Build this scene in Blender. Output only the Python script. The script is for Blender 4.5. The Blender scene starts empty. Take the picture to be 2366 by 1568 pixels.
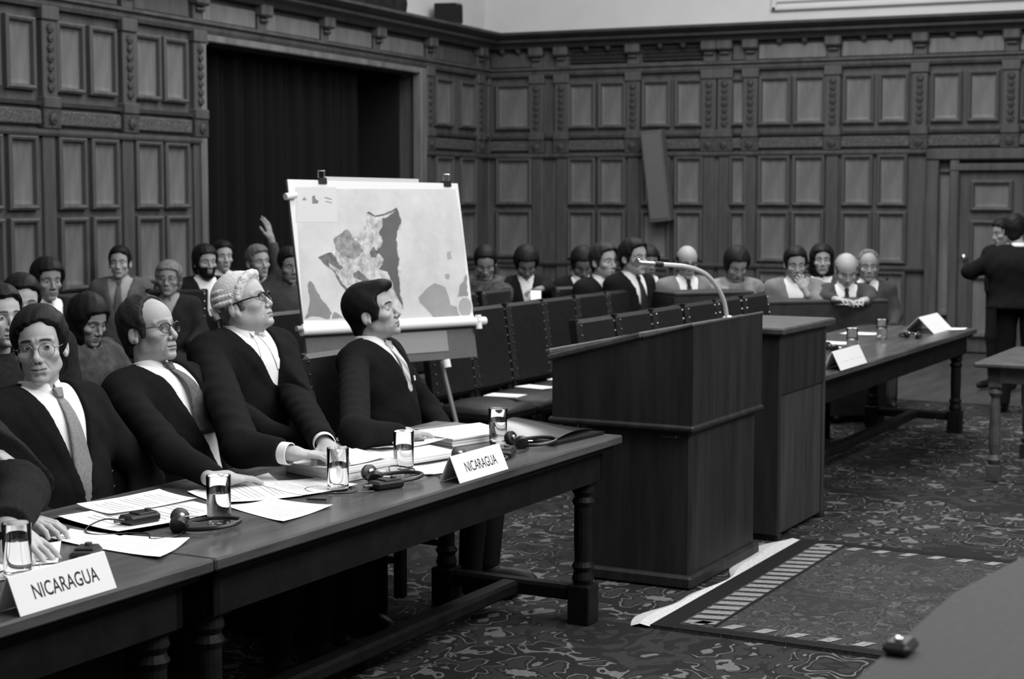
import bpy, bmesh, math, random
import numpy as np
from mathutils import Vector, Matrix, Euler
random.seed(7); np.random.seed(7)
scene = bpy.context.scene
COL = scene.collection

# ------------------------------------------------------------------ camera, light, exposure
W_PX, H_PX, F_PX = 2366.0, 1568.0, 3800.0
CAM_Z = 1.70
HEAD = math.radians(24.0)                       # view heading, counter-clockwise from +X
PITCH = math.atan((784.0 - 455.0) / F_PX)       # horizon lies at row 455
FWD = Vector((math.cos(HEAD)*math.cos(PITCH), math.sin(HEAD)*math.cos(PITCH), -math.sin(PITCH)))
RGT = Vector((math.sin(HEAD), -math.cos(HEAD), 0.0))
UPV = RGT.cross(FWD)
CAM = Vector((0, 0, CAM_Z))
cd = bpy.data.cameras.new('camera'); cam = bpy.data.objects.new('camera', cd); COL.objects.link(cam)
cd.sensor_width = 36.0; cd.lens = F_PX / W_PX * 36.0
cd.clip_start = 0.05; cd.clip_end = 100
cam.matrix_world = Matrix(((RGT.x, UPV.x, -FWD.x, CAM.x), (RGT.y, UPV.y, -FWD.y, CAM.y), (RGT.z, UPV.z, -FWD.z, CAM.z), (0, 0, 0, 1)))
cd.dof.use_dof = True; cd.dof.focus_distance = 5.3; cd.dof.aperture_fstop = 5.0
scene.camera = cam

vs = scene.view_settings
vs.view_transform = 'Standard'; vs.look = 'None'; vs.gamma = 1.0; vs.use_curve_mapping = False
vs.exposure = 0.0

world = bpy.data.worlds.new('world'); scene.world = world; world.use_nodes = True
bg = world.node_tree.nodes['Background']; bg.inputs[0].default_value = (1, 1, 1, 1); bg.inputs[1].default_value = 0.20

def area_light(name, loc, target, sx, sy, power):
    l = bpy.data.lights.new(name, 'AREA'); l.shape = 'RECTANGLE'; l.size = sx; l.size_y = sy; l.energy = power
    o = bpy.data.objects.new(name, l); COL.objects.link(o); o.location = loc
    o.rotation_euler = (Vector(target) - Vector(loc)).to_track_quat('-Z', 'Y').to_euler()
    return o
area_light('ceiling_light_near', (5.5, 1.8, 6.6), (5.5, 1.8, 0), 5.0, 4.0, 260)
area_light('ceiling_light_far', (12.8, 4.0, 6.6), (13.2, 4.2, 0), 5.0, 5.0, 560)
area_light('window_light', (5.2, -2.9, 6.2), (5.6, 4.0, 1.0), 7.5, 2.6, 580)

def ray(px, py):
    return FWD + RGT*((px - W_PX/2)/F_PX) + UPV*((H_PX/2 - py)/F_PX)
def hit_z(px, py, z):
    d = ray(px, py); return CAM + d*((z - CAM.z)/d.z)
def hit_x(px, py, x):
    d = ray(px, py); return CAM + d*((x - CAM.x)/d.x)
def hit_y(px, py, y):
    d = ray(px, py); return CAM + d*((y - CAM.y)/d.y)
def at_depth(px, py, dep):
    d = ray(px, py); return CAM + d*dep

# the court furniture stands at a slight angle to the room
CA = math.radians(-4.4)
def court(x, y, z=0.0):
    return Vector((x*math.cos(CA) - y*math.sin(CA), x*math.sin(CA) + y*math.cos(CA), z))
def to_court(v):
    return (v.x*math.cos(CA) + v.y*math.sin(CA), -v.x*math.sin(CA) + v.y*math.cos(CA))

# ------------------------------------------------------------------ materials
MATS = {}
def mat(name, g, rough=0.6, spec=0.4, metal=0.0, noise=None, bump=None, stretch=(1, 1, 1), attr=False, trans=0.0, coat=0.0, sheen=0.0, ior=1.45):
    """procedural grey material; noise=(scale, amount) varies the tone, bump=(scale, strength)."""
    if name in MATS: return MATS[name]
    m = bpy.data.materials.new(name); m.use_nodes = True
    nt = m.node_tree; N = nt.nodes; L = nt.links
    p = N['Principled BSDF']
    p.inputs['Base Color'].default_value = (g, g, g, 1)
    p.inputs['Roughness'].default_value = rough
    p.inputs['Specular IOR Level'].default_value = spec
    p.inputs['Metallic'].default_value = metal
    p.inputs['Transmission Weight'].default_value = trans
    p.inputs['Coat Weight'].default_value = coat
    p.inputs['Coat Roughness'].default_value = 0.15
    p.inputs['Sheen Weight'].default_value = sheen
    p.inputs['IOR'].default_value = ior
    m.diffuse_color = (g, g, g, 1)
    vec = None
    if noise or bump:
        tc = N.new('ShaderNodeTexCoord'); mp = N.new('ShaderNodeMapping')
        mp.inputs['Scale'].default_value = stretch
        L.new(tc.outputs['Object'], mp.inputs['Vector']); vec = mp.outputs['Vector']
    col = None
    if noise:
        n = N.new('ShaderNodeTexNoise'); n.inputs['Scale'].default_value = noise[0]; n.inputs['Detail'].default_value = 6
        n.inputs['Roughness'].default_value = 0.65
        L.new(vec, n.inputs['Vector'])
        mr = N.new('ShaderNodeMapRange'); mr.inputs['From Min'].default_value = 0.3; mr.inputs['From Max'].default_value = 0.7
        mr.inputs['To Min'].default_value = g*(1 - noise[1]); mr.inputs['To Max'].default_value = g*(1 + noise[1])
        L.new(n.outputs['Fac'], mr.inputs['Value']); col = mr.outputs['Result']
    if attr:
        a = N.new('ShaderNodeAttribute'); a.attribute_name = 'tone'
        mu = N.new('ShaderNodeMath'); mu.operation = 'MULTIPLY'
        L.new(a.outputs['Fac'], mu.inputs[0])
        if col is not None: L.new(col, mu.inputs[1])
        else: mu.inputs[1].default_value = g
        col = mu.outputs[0]
    if col is not None: L.new(col, p.inputs['Base Color'])
    if bump:
        n2 = N.new('ShaderNodeTexNoise'); n2.inputs['Scale'].default_value = bump[0]; n2.inputs['Detail'].default_value = 4
        L.new(vec, n2.inputs['Vector'])
        b = N.new('ShaderNodeBump'); b.inputs['Strength'].default_value = bump[1]; b.inputs['Distance'].default_value = 0.01
        L.new(n2.outputs['Fac'], b.inputs['Height']); L.new(b.outputs['Normal'], p.inputs['Normal'])
    MATS[name] = m
    return m

WOOD = mat('panel_wood', 0.070, 0.55, 0.35, noise=(9, 0.35), stretch=(1, 1, 0.12))
WOOD_LT = mat('field_panel_wood', 0.140, 0.42, 0.5, noise=(7, 0.35), stretch=(1, 1, 0.15))
WOOD_DK = mat('carved_wood', 0.05, 0.6, 0.3, noise=(30, 0.6), bump=(60, 0.8))
CORNICE = mat('cornice_wood', 0.045, 0.5, 0.4, noise=(6, 0.3))
PLASTER = mat('plaster', 0.58, 0.8, 0.2, noise=(3, 0.04))
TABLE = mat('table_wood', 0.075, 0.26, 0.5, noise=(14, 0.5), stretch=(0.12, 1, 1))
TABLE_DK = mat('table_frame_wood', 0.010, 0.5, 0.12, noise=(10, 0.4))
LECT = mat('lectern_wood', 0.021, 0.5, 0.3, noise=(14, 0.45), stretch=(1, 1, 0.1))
LEATHER = mat('black_leather', 0.014, 0.42, 0.3, noise=(20, 0.2), bump=(120, 0.15))
SUIT = mat('black_suit_cloth', 0.011, 0.95, 0.06, sheen=0.0, noise=(40, 0.15))
SUIT2 = mat('dark_suit_cloth', 0.013, 0.95, 0.08, sheen=0.0, noise=(40, 0.15))
GREYSUIT = mat('grey_jacket_cloth', 0.10, 0.9, 0.2, noise=(50, 0.2))
MIDSUIT = mat('charcoal_jacket_cloth', 0.05, 0.9, 0.2, noise=(50, 0.2))
LIGHTCL = mat('light_blouse_cloth', 0.20, 0.9, 0.2, noise=(14, 0.45))
WHITE = mat('white_cotton', 0.80, 0.8, 0.2)
PAPER = mat('white_paper', 0.82, 0.7, 0.2)
CARD = mat('white_card', 0.80, 0.6, 0.3)
INK = mat('black_ink', 0.02, 0.6, 0.2)
BLACK = mat('black_plastic', 0.012, 0.35, 0.5)
CHROME = mat('chrome', 0.75, 0.18, 0.5, metal=1.0)
SKIN = mat('skin', 0.47, 0.55, 0.3, attr=True, noise=(70, 0.05))
HAIRB = mat('black_hair', 0.008, 0.55, 0.18, noise=(60, 0.4), bump=(150, 0.12), stretch=(1, 0.3, 1))
HAIRG = mat('grey_hair', 0.14, 0.6, 0.3, noise=(60, 0.6), bump=(150, 0.3), stretch=(1, 0.3, 1))
HAIRM = mat('brown_hair', 0.022, 0.55, 0.2, noise=(60, 0.5), bump=(150, 0.15), stretch=(1, 0.3, 1))
EYEW = mat('eye', 0.55, 0.2, 0.5, attr=True)
WIG = mat('horsehair_wig', 0.66, 0.85, 0.2, noise=(150, 0.25), bump=(220, 0.5))
GLASSF = mat('dark_spectacle_frame', 0.02, 0.3, 0.5)
WIRE = mat('metal_spectacle_frame', 0.25, 0.3, 0.5, metal=0.8)
def glass_mat(name, ior, tint=1.0):
    m = bpy.data.materials.new(name); m.use_nodes = True
    p = m.node_tree.nodes['Principled BSDF']
    p.inputs['Base Color'].default_value = (tint, tint, tint, 1); p.inputs['Roughness'].default_value = 0.0
    p.inputs['Transmission Weight'].default_value = 1.0; p.inputs['IOR'].default_value = ior
    MATS[name] = m
    return m
GLASS = glass_mat('clear_glass', 1.45)
WATER = glass_mat('water', 1.33)
LENS = glass_mat('spectacle_lens', 1.06, 0.85)

# ------------------------------------------------------------------ mesh helpers
def link(name, me, m=None, parent=None, loc=None, rot=None, smooth=False):
    o = bpy.data.objects.new(name, me); COL.objects.link(o)
    if m is not None and len(me.materials) == 0: me.materials.append(m)
    if smooth: me.shade_smooth()
    if parent is not None: o.parent = parent
    if loc is not None: o.location = loc
    if rot is not None: o.rotation_euler = rot
    return o
def mesh_np(name, v, f):
    me = bpy.data.meshes.new(name)
    me.from_pydata([tuple(map(float, x)) for x in v], [], [tuple(map(int, x)) for x in f]); me.update()
    return me
def tag(o, label=None, cat=None, group=None, kind=None):
    if label: o['label'] = label
    if cat: o['category'] = cat
    if group: o['group'] = group
    if kind: o['kind'] = kind
    return o
def empty(name, loc=(0, 0, 0), rz=0.0, label=None, cat=None, group=None):
    o = bpy.data.objects.new(name, None); COL.objects.link(o); o.location = loc; o.rotation_euler = (0, 0, rz)
    o.empty_display_size = 0.1
    return tag(o, label, cat, group)
def copy_tree(o, parent=None):
    c = o.copy(); COL.objects.link(c); c.parent = parent
    for ch in list(o.children): copy_tree(ch, c)
    return c

class MB:
    """collects shapes, builds one mesh"""
    def __init__(s): s.v = []; s.f = []
    def add(s, v, f):
        n = len(s.v); s.v += [tuple(x) for x in v]; s.f += [tuple(i + n for i in q) for q in f]; return s
    def box(s, x0, x1, y0, y1, z0, z1, b=0.0, M=None):
        if b <= 0:
            v = [(x0,y0,z0),(x1,y0,z0),(x1,y1,z0),(x0,y1,z0),(x0,y0,z1),(x1,y0,z1),(x1,y1,z1),(x0,y1,z1)]
            f = [(3,2,1,0),(4,5,6,7),(0,1,5,4),(1,2,6,5),(2,3,7,6),(3,0,4,7)]
        else:
            b = min(b, 0.49*(x1-x0), 0.49*(y1-y0), 0.49*(z1-z0))
            v = []; idx = {}
            for ax in range(3):
                for sx in (0, 1):
                    for sy in (0, 1):
                        for sz in (0, 1):
                            p = [x1 if sx else x0, y1 if sy else y0, z1 if sz else z0]
                            for k, (sg) in enumerate((sx, sy, sz)):
                                if k != ax: p[k] += -b if sg else b
                            idx[(ax, sx, sy, sz)] = len(v); v.append(tuple(p))
            I = lambda a, x, y, z: idx[(a, x, y, z)]
            f = [(I(0,0,0,0),I(0,0,0,1),I(0,0,1,1),I(0,0,1,0)), (I(0,1,0,0),I(0,1,1,0),I(0,1,1,1),I(0,1,0,1)),
                 (I(1,0,0,0),I(1,1,0,0),I(1,1,0,1),I(1,0,0,1)), (I(1,0,1,0),I(1,0,1,1),I(1,1,1,1),I(1,1,1,0)),
                 (I(2,0,0,0),I(2,0,1,0),I(2,1,1,0),I(2,1,0,0)), (I(2,0,0,1),I(2,1,0,1),I(2,1,1,1),I(2,0,1,1))]
            for a in (0, 1):
                for c in (0, 1):
                    f.append((I(0,a,c,0),I(1,a,c,0),I(1,a,c,1),I(0,a,c,1)) if (a+c) % 2 == 0 else (I(0,a,c,1),I(1,a,c,1),I(1,a,c,0),I(0,a,c,0)))
                    f.append((I(0,a,0,c),I(0,a,1,c),I(2,a,1,c),I(2,a,0,c)) if (a+c) % 2 == 1 else (I(2,a,0,c),I(2,a,1,c),I(0,a,1,c),I(0,a,0,c)))
                    f.append((I(1,0,a,c),I(2,0,a,c),I(2,1,a,c),I(1,1,a,c)) if (a+c) % 2 == 0 else (I(1,1,a,c),I(2,1,a,c),I(2,0,a,c),I(1,0,a,c)))
            for x in (0, 1):
                for y in (0, 1):
                    for z in (0, 1):
                        t = (I(0,x,y,z), I(1,x,y,z), I(2,x,y,z))
                        f.append(t if (x+y+z) % 2 == 1 else t[::-1])
        if M is not None: v = [tuple(M @ Vector(p)) for p in v]
        return s.add(v, f)
    def lathe(s, prof, n=16, M=None, caps=True):
        v = []; f = []
        for (r, z) in prof:
            for k in range(n):
                a = 2*math.pi*k/n; v.append((r*math.cos(a), r*math.sin(a), z))
        for i in range(len(prof)-1):
            for k in range(n):
                f.append((i*n+k, i*n+(k+1) % n, (i+1)*n+(k+1) % n, (i+1)*n+k))
        if caps:
            f.append(tuple(range(n-1, -1, -1))); f.append(tuple((len(prof)-1)*n+k for k in range(n)))
        if M is not None: v = [tuple(M @ Vector(p)) for p in v]
        return s.add(v, f)
    def tube(s, pts, r, n=8, closed=False):
        pts = [Vector(p) for p in pts]; m = len(pts)
        rr = r if isinstance(r, (list, tuple)) else [r]*m
        v = []; f = []; prev = None
        for i, p in enumerate(pts):
            if closed: t = pts[(i+1) % m] - pts[i-1]
            else: t = pts[min(i+1, m-1)] - pts[max(i-1, 0)]
            t.normalize()
            if prev is None:
                a = Vector((0, 0, 1)) if abs(t.z) < 0.9 else Vector((1, 0, 0))
                u = t.cross(a).normalized()
            else: u = (prev - t*prev.dot(t)).normalized()
            prev = u; w = t.cross(u)
            for k in range(n):
                a = 2*math.pi*k/n; v.append(tuple(p + (u*math.cos(a) + w*math.sin(a))*rr[i]))
        for i in range(m if closed else m-1):
            j = (i+1) % m
            for k in range(n): f.append((i*n+k, i*n+(k+1) % n, j*n+(k+1) % n, j*n+k))
        if not closed:
            f.append(tuple(range(n-1, -1, -1))); f.append(tuple((m-1)*n+k for k in range(n)))
        return s.add(v, f)
    def prism(s, poly, z0, z1, M=None):
        """polygon (x, y) extruded from z0 to z1"""
        n = len(poly)
        v = [(x, y, z0) for x, y in poly] + [(x, y, z1) for x, y in poly]
        f = [tuple(range(n-1, -1, -1)), tuple(range(n, 2*n))] + [(k, (k+1) % n, n+(k+1) % n, n+k) for k in range(n)]
        if M is not None: v = [tuple(M @ Vector(p)) for p in v]
        return s.add(v, f)
    def grid(s, fn, nu, nv):
        v = [fn(i/(nu-1), j/(nv-1)) for j in range(nv) for i in range(nu)]
        f = [(j*nu+i, j*nu+i+1, (j+1)*nu+i+1, (j+1)*nu+i) for j in range(nv-1) for i in range(nu-1)]
        return s.add(v, f)
    def mesh(s, name):
        me = bpy.data.meshes.new(name); me.from_pydata(s.v, [], s.f); me.update()
        bm = bmesh.new(); bm.from_mesh(me); bmesh.ops.recalc_face_normals(bm, faces=bm.faces); bm.to_mesh(me); bm.free()
        return me
    def build(s, name, m, parent=None, smooth=False, loc=None, rot=None):
        me = s.mesh(name); o = link(name, me, m, parent, loc, rot)
        if smooth:
            me.shade_smooth(); me.set_sharp_from_angle(angle=math.radians(38))
        return o
def frame(loc, rz=0.0):
    return Matrix.Translation(Vector(loc)) @ Matrix.Rotation(rz, 4, 'Z')
# ------------------------------------------------------------------ the room
XB, YL = 18.4, 8.5            # back wall (plane X) and left wall (plane Y)
Z_RAIL, Z_COR0, Z_COR1 = 3.20, 3.47, 3.65
floor = tag(MB().box(-6, XB+0.3, -7, YL+1.6, -0.1, 0).build('floor', mat('parquet', 0.06, 0.4, 0.4, noise=(4, 0.3), stretch=(0.3, 2, 1))), kind='structure')

# -- large patterned carpet (dark ground, light winding motifs)
def carpet_material(name, dark, mid, light, sc, seed):
    m = bpy.data.materials.new(name); m.use_nodes = True
    nt = m.node_tree; N = nt.nodes; L = nt.links; p = N['Principled BSDF']
    p.inputs['Roughness'].default_value = 0.95; p.inputs['Specular IOR Level'].default_value = 0.1
    tc = N.new('ShaderNodeTexCoord'); mp = N.new('ShaderNodeMapping'); mp.inputs['Location'].default_value = (seed, seed*0.7, 0)
    L.new(tc.outputs['Object'], mp.inputs['Vector'])
    def math_(op, a, b=None):
        q = N.new('ShaderNodeMath'); q.operation = op
        for i, x in enumerate((a, b)):
            if x is None: continue
            if isinstance(x, (int, float)): q.inputs[i].default_value = x
            else: L.new(x, q.inputs[i])
        return q.outputs[0]
    # mirrored repeats, as woven motifs are
    sp = N.new('ShaderNodeSeparateXYZ'); L.new(mp.outputs['Vector'], sp.inputs[0])
    cb = N.new('ShaderNodeCombineXYZ')
    L.new(math_('PINGPONG', sp.outputs['X'], 0.62), cb.inputs['X']); L.new(math_('PINGPONG', sp.outputs['Y'], 0.48), cb.inputs['Y'])
    def noise(scale, dist, detail=1.0, src=None):
        n = N.new('ShaderNodeTexNoise'); n.inputs['Scale'].default_value = scale; n.inputs['Detail'].default_value = detail; n.inputs['Distortion'].default_value = dist
        L.new(src or cb.outputs[0], n.inputs['Vector']); return n.outputs['Fac']
    n1 = noise(sc*0.9, 2.2); n2 = noise(sc*1.9, 1.4); n3 = noise(sc*0.22, 0.5, 1.0, mp.outputs['Vector'])
    vine = math_('LESS_THAN', math_('ABSOLUTE', math_('SUBTRACT', n1, 0.5)), 0.016)
    leaf = math_('GREATER_THAN', n2, 0.64)
    bloom = math_('GREATER_THAN', n1, 0.675)
    gate = math_('GREATER_THAN', n3, 0.45)
    lightm = math_('MAXIMUM', math_('MULTIPLY', math_('MAXIMUM', vine, leaf), gate), bloom)
    outline = math_('LESS_THAN', math_('ABSOLUTE', math_('SUBTRACT', n1, 0.655)), 0.014)
    midm = math_('MULTIPLY', math_('LESS_THAN', n1, 0.43), math_('SUBTRACT', 1.0, outline))
    fine = N.new('ShaderNodeTexNoise'); fine.inputs['Scale'].default_value = 90; L.new(mp.outputs['Vector'], fine.inputs['Vector'])
    base = math_('ADD', math_('MULTIPLY', midm, mid - dark), dark)
    tone = math_('ADD', base, math_('MULTIPLY', lightm, light - mid))
    tone = math_('MULTIPLY', tone, math_('ADD', fine.outputs['Fac'], 0.5))
    L.new(tone, p.inputs['Base Color'])
    bmp = N.new('ShaderNodeBump'); bmp.inputs['Strength'].default_value = 0.3; bmp.inputs['Distance'].default_value = 0.004
    L.new(fine.outputs['Fac'], bmp.inputs['Height']); L.new(bmp.outputs['Normal'], p.inputs['Normal'])
    return m
CARPET = carpet_material('persian_carpet', 0.020, 0.034, 0.15, 4.6, 3.0)
RUGM = carpet_material('persian_rug_field', 0.038, 0.052, 0.10, 7.5, 11.0)
carpet = MB().box(-3.0, 13.6, -3.0, 6.2, 0, 0.012).build('carpet', CARPET, rot=(0, 0, CA))
tag(carpet, 'large dark patterned Persian carpet covering the courtroom floor', 'carpet')

# -- the smaller rug in front of the lectern, with borders and white fringe
rug = empty('rug', court(5.84, 2.54, 0.012), CA, 'fringed Persian rug with zigzag border in front of the lectern', 'rug')
RW, RL = 1.86, 5.2
MB().box(0, RW, -RL, 0, 0, 0.012).build('field', RUGM, rug)
RUGD = mat('rug_dark_border', 0.018, 0.95, 0.1, noise=(60, 0.3)); RUGL = mat('rug_light_border', 0.25, 0.95, 0.1, noise=(60, 0.3))
for nm, (x0, x1, y0, y1) in {'a': (0, RW, -0.09, 0), 'b': (0, 0.07, -RL, -0.09), 'c': (RW-0.07, RW, -RL, -0.09)}.items():
    MB().box(x0, x1, y0, y1, 0.010, 0.0145).build('dark_border', RUGD, rug)
b = MB()
def tooth(x, y, dx, dy, nx, ny, w=0.05, t=0.10):
    b.add([(x, y, 0.0150), (x+dx*w, y+dy*w, 0.0150), (x+dx*w*1.6+nx*t, y+dy*w*1.6+ny*t, 0.0150), (x+dx*w*0.6+nx*t, y+dy*w*0.6+ny*t, 0.0150)], [(0, 1, 2, 3)])
k = 0.09
while k < RW-0.12:
    tooth(k, -0.105, 1, 0, 0, -1, 0.052, 0.12); k += 0.086
MB().box(0.09, RW-0.09, -0.24, -0.228, 0.010, 0.0148).build('inner_line', RUGD, rug)
k = 0.13
while k < RL-0.1:
    tooth(0.085, -k, 0, -1, 1, 0, 0.05, 0.07); tooth(RW-0.155, -k, 0, -1, 1, 0, 0.05, 0.07); k += 0.13
tag(b.build('zigzag_border', RUGL, rug), kind='stuff')
fr = MB()
xs = np.linspace(-0.01, RW-0.02, 46)
def fw(t): return 0.055 + 0.045*math.sin(t*9.0+0.7) + 0.02*math.sin(t*23) + 0.05*t
for a_, b_ in zip(xs[:-1], xs[1:]):
    wa, wb = fw(a_/RW), fw(b_/RW)
    fr.add([(a_, 0, 0.010), (b_, 0, 0.010), (b_, wb*0.5, 0.016), (a_, wa*0.5, 0.016), (b_, wb, 0.002), (a_, wa, 0.002)], [(0, 1, 2, 3), (3, 2, 4, 5)])
tag(fr.build('fringe', mat('rug_fringe', 0.62, 0.9, 0.1, noise=(80, 0.25)), rug), 'white fringe', kind='stuff')

# -- walls: plain boards behind, every field panel, pilaster, rail and bracket its own piece
def wall_slab(name, corners_bm, m):
    return tag(corners_bm.build(name, m), kind='structure')
AL0 = hit_y(466, 400, YL).x; AL1 = hit_y(970, 400, YL).x; ALZ = 3.07
bw = MB().box(XB, XB+0.25, -6.5, YL+0.25, 0, Z_COR1)
wall_back = wall_slab('wall_back', bw, WOOD)
lw = MB().box(1.5, AL0, YL, YL+0.25, 0, Z_COR1).box(AL1, XB, YL, YL+0.25, 0, Z_COR1).box(AL0, AL1, YL, YL+0.25, ALZ, Z_COR1)
wall_left = wall_slab('wall_left', lw, WOOD)
# alcove behind the opening
al = MB().box(AL0-0.02, AL0+0.05, YL+0.25, YL+1.3, 0, 3.3).box(AL1-0.05, AL1+0.02, YL+0.25, YL+1.3, 0, 3.3).box(AL0-0.02, AL1+0.02, YL+1.3, YL+1.35, 0, 3.3).box(AL0-0.02, AL1+0.02, YL+0.25, YL+1.35, 3.3, 3.35)
tag(al.build('wall_alcove', mat('alcove_wood', 0.012, 0.7, 0.2)), kind='structure')
# plaster above the panelling
tag(MB().box(XB+0.10, XB+0.25, -6.5, YL+0.25, Z_COR1, 7.2).build('wall_back_upper', PLASTER), kind='structure')
tag(MB().box(1.5, XB+0.25, YL+0.10, YL+0.25, Z_COR1, 7.2).build('wall_left_upper', PLASTER), kind='structure')

# shared pieces; local frame: u along wall, z up, +n out of the wall into the room
def panel_mesh(w, h, key, cache={}):
    k_ = (round(w, 2), round(h, 2))
    if k_ in cache: return cache[k_]
    b = MB(); w2, h2 = w/2, h/2
    rings = [(w2, h2, 0.0), (w2, h2, 0.040), (w2-0.018, h2-0.018, 0.052), (w2-0.036, h2-0.036, 0.044), (w2-0.044, h2-0.044, 0.010), (w2-0.075, h2-0.075, 0.006)]
    v = []
    for (a, c, d) in rings: v += [(-a, d, -c), (a, d, -c), (a, d, c), (-a, d, c)]
    f = []
    for i in range(len(rings)-1):
        for q in range(4): f.append((i*4+q, i*4+(q+1) % 4, (i+1)*4+(q+1) % 4, (i+1)*4+q))
    n = (len(rings)-1)*4; f.append((n, n+1, n+2, n+3))
    b.add(v, f); me = b.mesh('panel')
    me.materials.append(WOOD); me.materials.append(WOOD_LT)
    for p_ in me.polygons:
        if p_.index >= 16: p_.material_index = 1
    cache[k_] = me; return me
def wall_frame(which, u, z):
    # +Y of the local frame points out of the wall into the room
    if which == 'back':
        return Vector((XB, u, z)), (0, 0, math.pi/2)
    return Vector((u, YL, z)), (0, 0, math.pi)
def put(which, name, me, m, u, z):
    loc, rot = wall_frame(which, u, z)
    return link(name, me, m, wall_back if which == 'back' else wall_left, loc, rot)
def U(which, px, py=300):
    return hit_x(px, py, XB).y if which == 'back' else hit_y(px, py, YL).x
REG = [(2.53, 3.04), (1.62, 2.15), (0.98, 1.52), (0.20, 0.86)]
def panel_col(which, p0, p1, regs=REG):
    a, c = sorted((U(which, p0), U(which, p1))); w = max(0.16, c-a) + 0.05
    for z0, z1 in regs:
        put(which, 'panel', panel_mesh(w, z1-z0+0.04, 0), None, (a+c)/2, (z0+z1)/2)
CACHE = {}
def strip(which, name, p0, p1, z0, z1, d, m, b=0.012):
    a, c = sorted((U(which, p0), U(which, p1)))
    k_ = (name, round(c-a, 2), z0, z1, d)
    if k_ not in CACHE: CACHE[k_] = MB().box(-(c-a)/2, (c-a)/2, -0.01, d, z0, z1, b).mesh(name)
    return put(which, name, CACHE[k_], m, (a+c)/2, 0)
def pilaster(which, px, lower=True, m=WOOD):
    u = U(which, px)
    if 'pil' not in CACHE:
        b = MB().box(-0.085, 0.085, -0.01, 0.055, 2.40, 3.14, 0.008).box(-0.10, 0.10, -0.01, 0.075, 3.05, 3.16, 0.01).box(-0.10, 0.10, -0.01, 0.08, 2.38, 2.47, 0.01)
        CACHE['pil'] = b.mesh('pilaster')
        o_ = MB()
        for i in range(7):
            z = 2.54 + i*0.075; r = 0.046 - 0.004*(i % 3)
            o_.lathe([(r*0.3, -0.012), (r, 0), (r*0.8, 0.02), (0.005, 0.028)], 8, Matrix.Translation((0, 0.05, z)) @ Matrix.Rotation(-math.pi/2, 4, 'X') @ Matrix.Diagonal((1, 1.0, 1, 1)))
        CACHE['orn'] = o_.mesh('carved_ornament')
        CACHE['blk'] = MB().box(-0.10, 0.10, -0.01, 0.07, 2.22, 2.38, 0.01).lathe([(0.05, 0.06), (0.045, 0.085), (0.01, 0.1)], 10, Matrix.Rotation(-math.pi/2, 4, 'X') @ Matrix.Translation((0, -2.3, 0))).mesh('plinth_block')
        CACHE['brk'] = MB().box(-0.075, 0.075, -0.01, 0.05, Z_RAIL+0.04, Z_COR0-0.08, 0.01).box(-0.095, 0.095, -0.01, 0.12, Z_COR0-0.10, Z_COR0+0.02, 0.02).box(-0.06, 0.06, 0.03, 0.09, Z_RAIL+0.12, Z_COR0-0.12, 0.02).mesh('bracket')
        CACHE['sti'] = MB().box(-0.07, 0.07, -0.01, 0.03, 0.15, 2.22, 0.01).mesh('stile')
    put(which, 'pilaster', CACHE['pil'], m, u, 0); put(which, 'carved_ornament', CACHE['orn'], WOOD_DK, u, 0)
    put(which, 'plinth_block', CACHE['blk'], WOOD_DK, u, 0); put(which, 'bracket', CACHE['brk'], m, u, 0)
    if lower: put(which, 'stile', CACHE['sti'], m, u, 0)
# back wall
for px in (1120, 1243, 1300, 1465, 1640, 1676, 1735, 1925): pilaster('back', px)
for px in (2125, 2335, 2550, 2770): pilaster('back', px, lower=False)
for p0, p1 in ((1152, 1226), (1318, 1373), (1388, 1443), (1488, 1546), (1564, 1622), (1692, 1722), (1758, 1822), (1838, 1902), (1952, 2014), (2034, 2094)): panel_col('back', p0, p1)
for p0, p1 in ((2155, 2215), (2240, 2302), (2362, 2428), (2450, 2520)): panel_col('back', p0, p1, REG[:1])
bays = [(1130, 1237), (1310, 1456), (1476, 1632), (1686, 1727), (1745, 1915), (1936, 2114), (2136, 2324), (2347, 2538)]
for p0, p1 in bays:
    strip('back', 'carved_frieze', p0+4, p1-4, 2.25, 2.37, 0.045, mat('frieze_carving', 0.075, 0.6, 0.3, noise=(38, 0.6), bump=(45, 1.0)))
    if 1300 < p0 < 1480:
        strip('back', 'grille', p0+8, p1-8, Z_RAIL+0.07, Z_COR0-0.06, 0.02, mat('vent_grille', 0.014, 0.7, 0.2, bump=(90, 0.8)))
        a_, c_ = sorted((U('back', p0+8), U('back', p1-8)))
        for q in range(5):
            strip('back', 'grille_bar', p0+8, p1-8, Z_RAIL+0.09+q*0.045, Z_RAIL+0.10+q*0.045, 0.03, WOOD_DK, 0.003)
    else:
        strip('back', 'frieze_panel', p0+6, p1-6, Z_RAIL+0.05, Z_COR0-0.05, 0.03, WOOD_LT if p0 > 1700 else WOOD)
    for q in (0.33, 0.67):
        u_ = U('back', p0 + (p1-p0)*q)
        if 'drop' not in CACHE: CACHE['drop'] = MB().lathe([(0.006, -0.075), (0.03, -0.05), (0.045, 0)], 8, Matrix.Translation((0, 0.06, Z_COR0+0.01))).mesh('drop')
        if p1-p0 > 100: put('back', 'drop', CACHE['drop'], CORNICE, u_, 0)
def run(which, name, u0, u1, prof, m, kind=None):
    """moulding: profile (depth, z) swept along the wall"""
    b = MB(); n = len(prof); v = []
    for u in (u0, u1): v += [(u, d, z) for d, z in prof]
    f = [(i, i+1, n+i+1, n+i) for i in range(n-1)] + [tuple(range(n)), tuple(range(2*n-1, n-1, -1))]
    b.add([(-x, d, z) if which == 'left' else (x, d, z) for x, d, z in v], f)
    o = b.build(name, m, wall_back if which == 'back' else wall_left)
    o.location = (XB, 0, 0) if which == 'back' else (0, YL, 0); o.rotation_euler = (0, 0, math.pi/2 if which == 'back' else math.pi)
    return o
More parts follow.
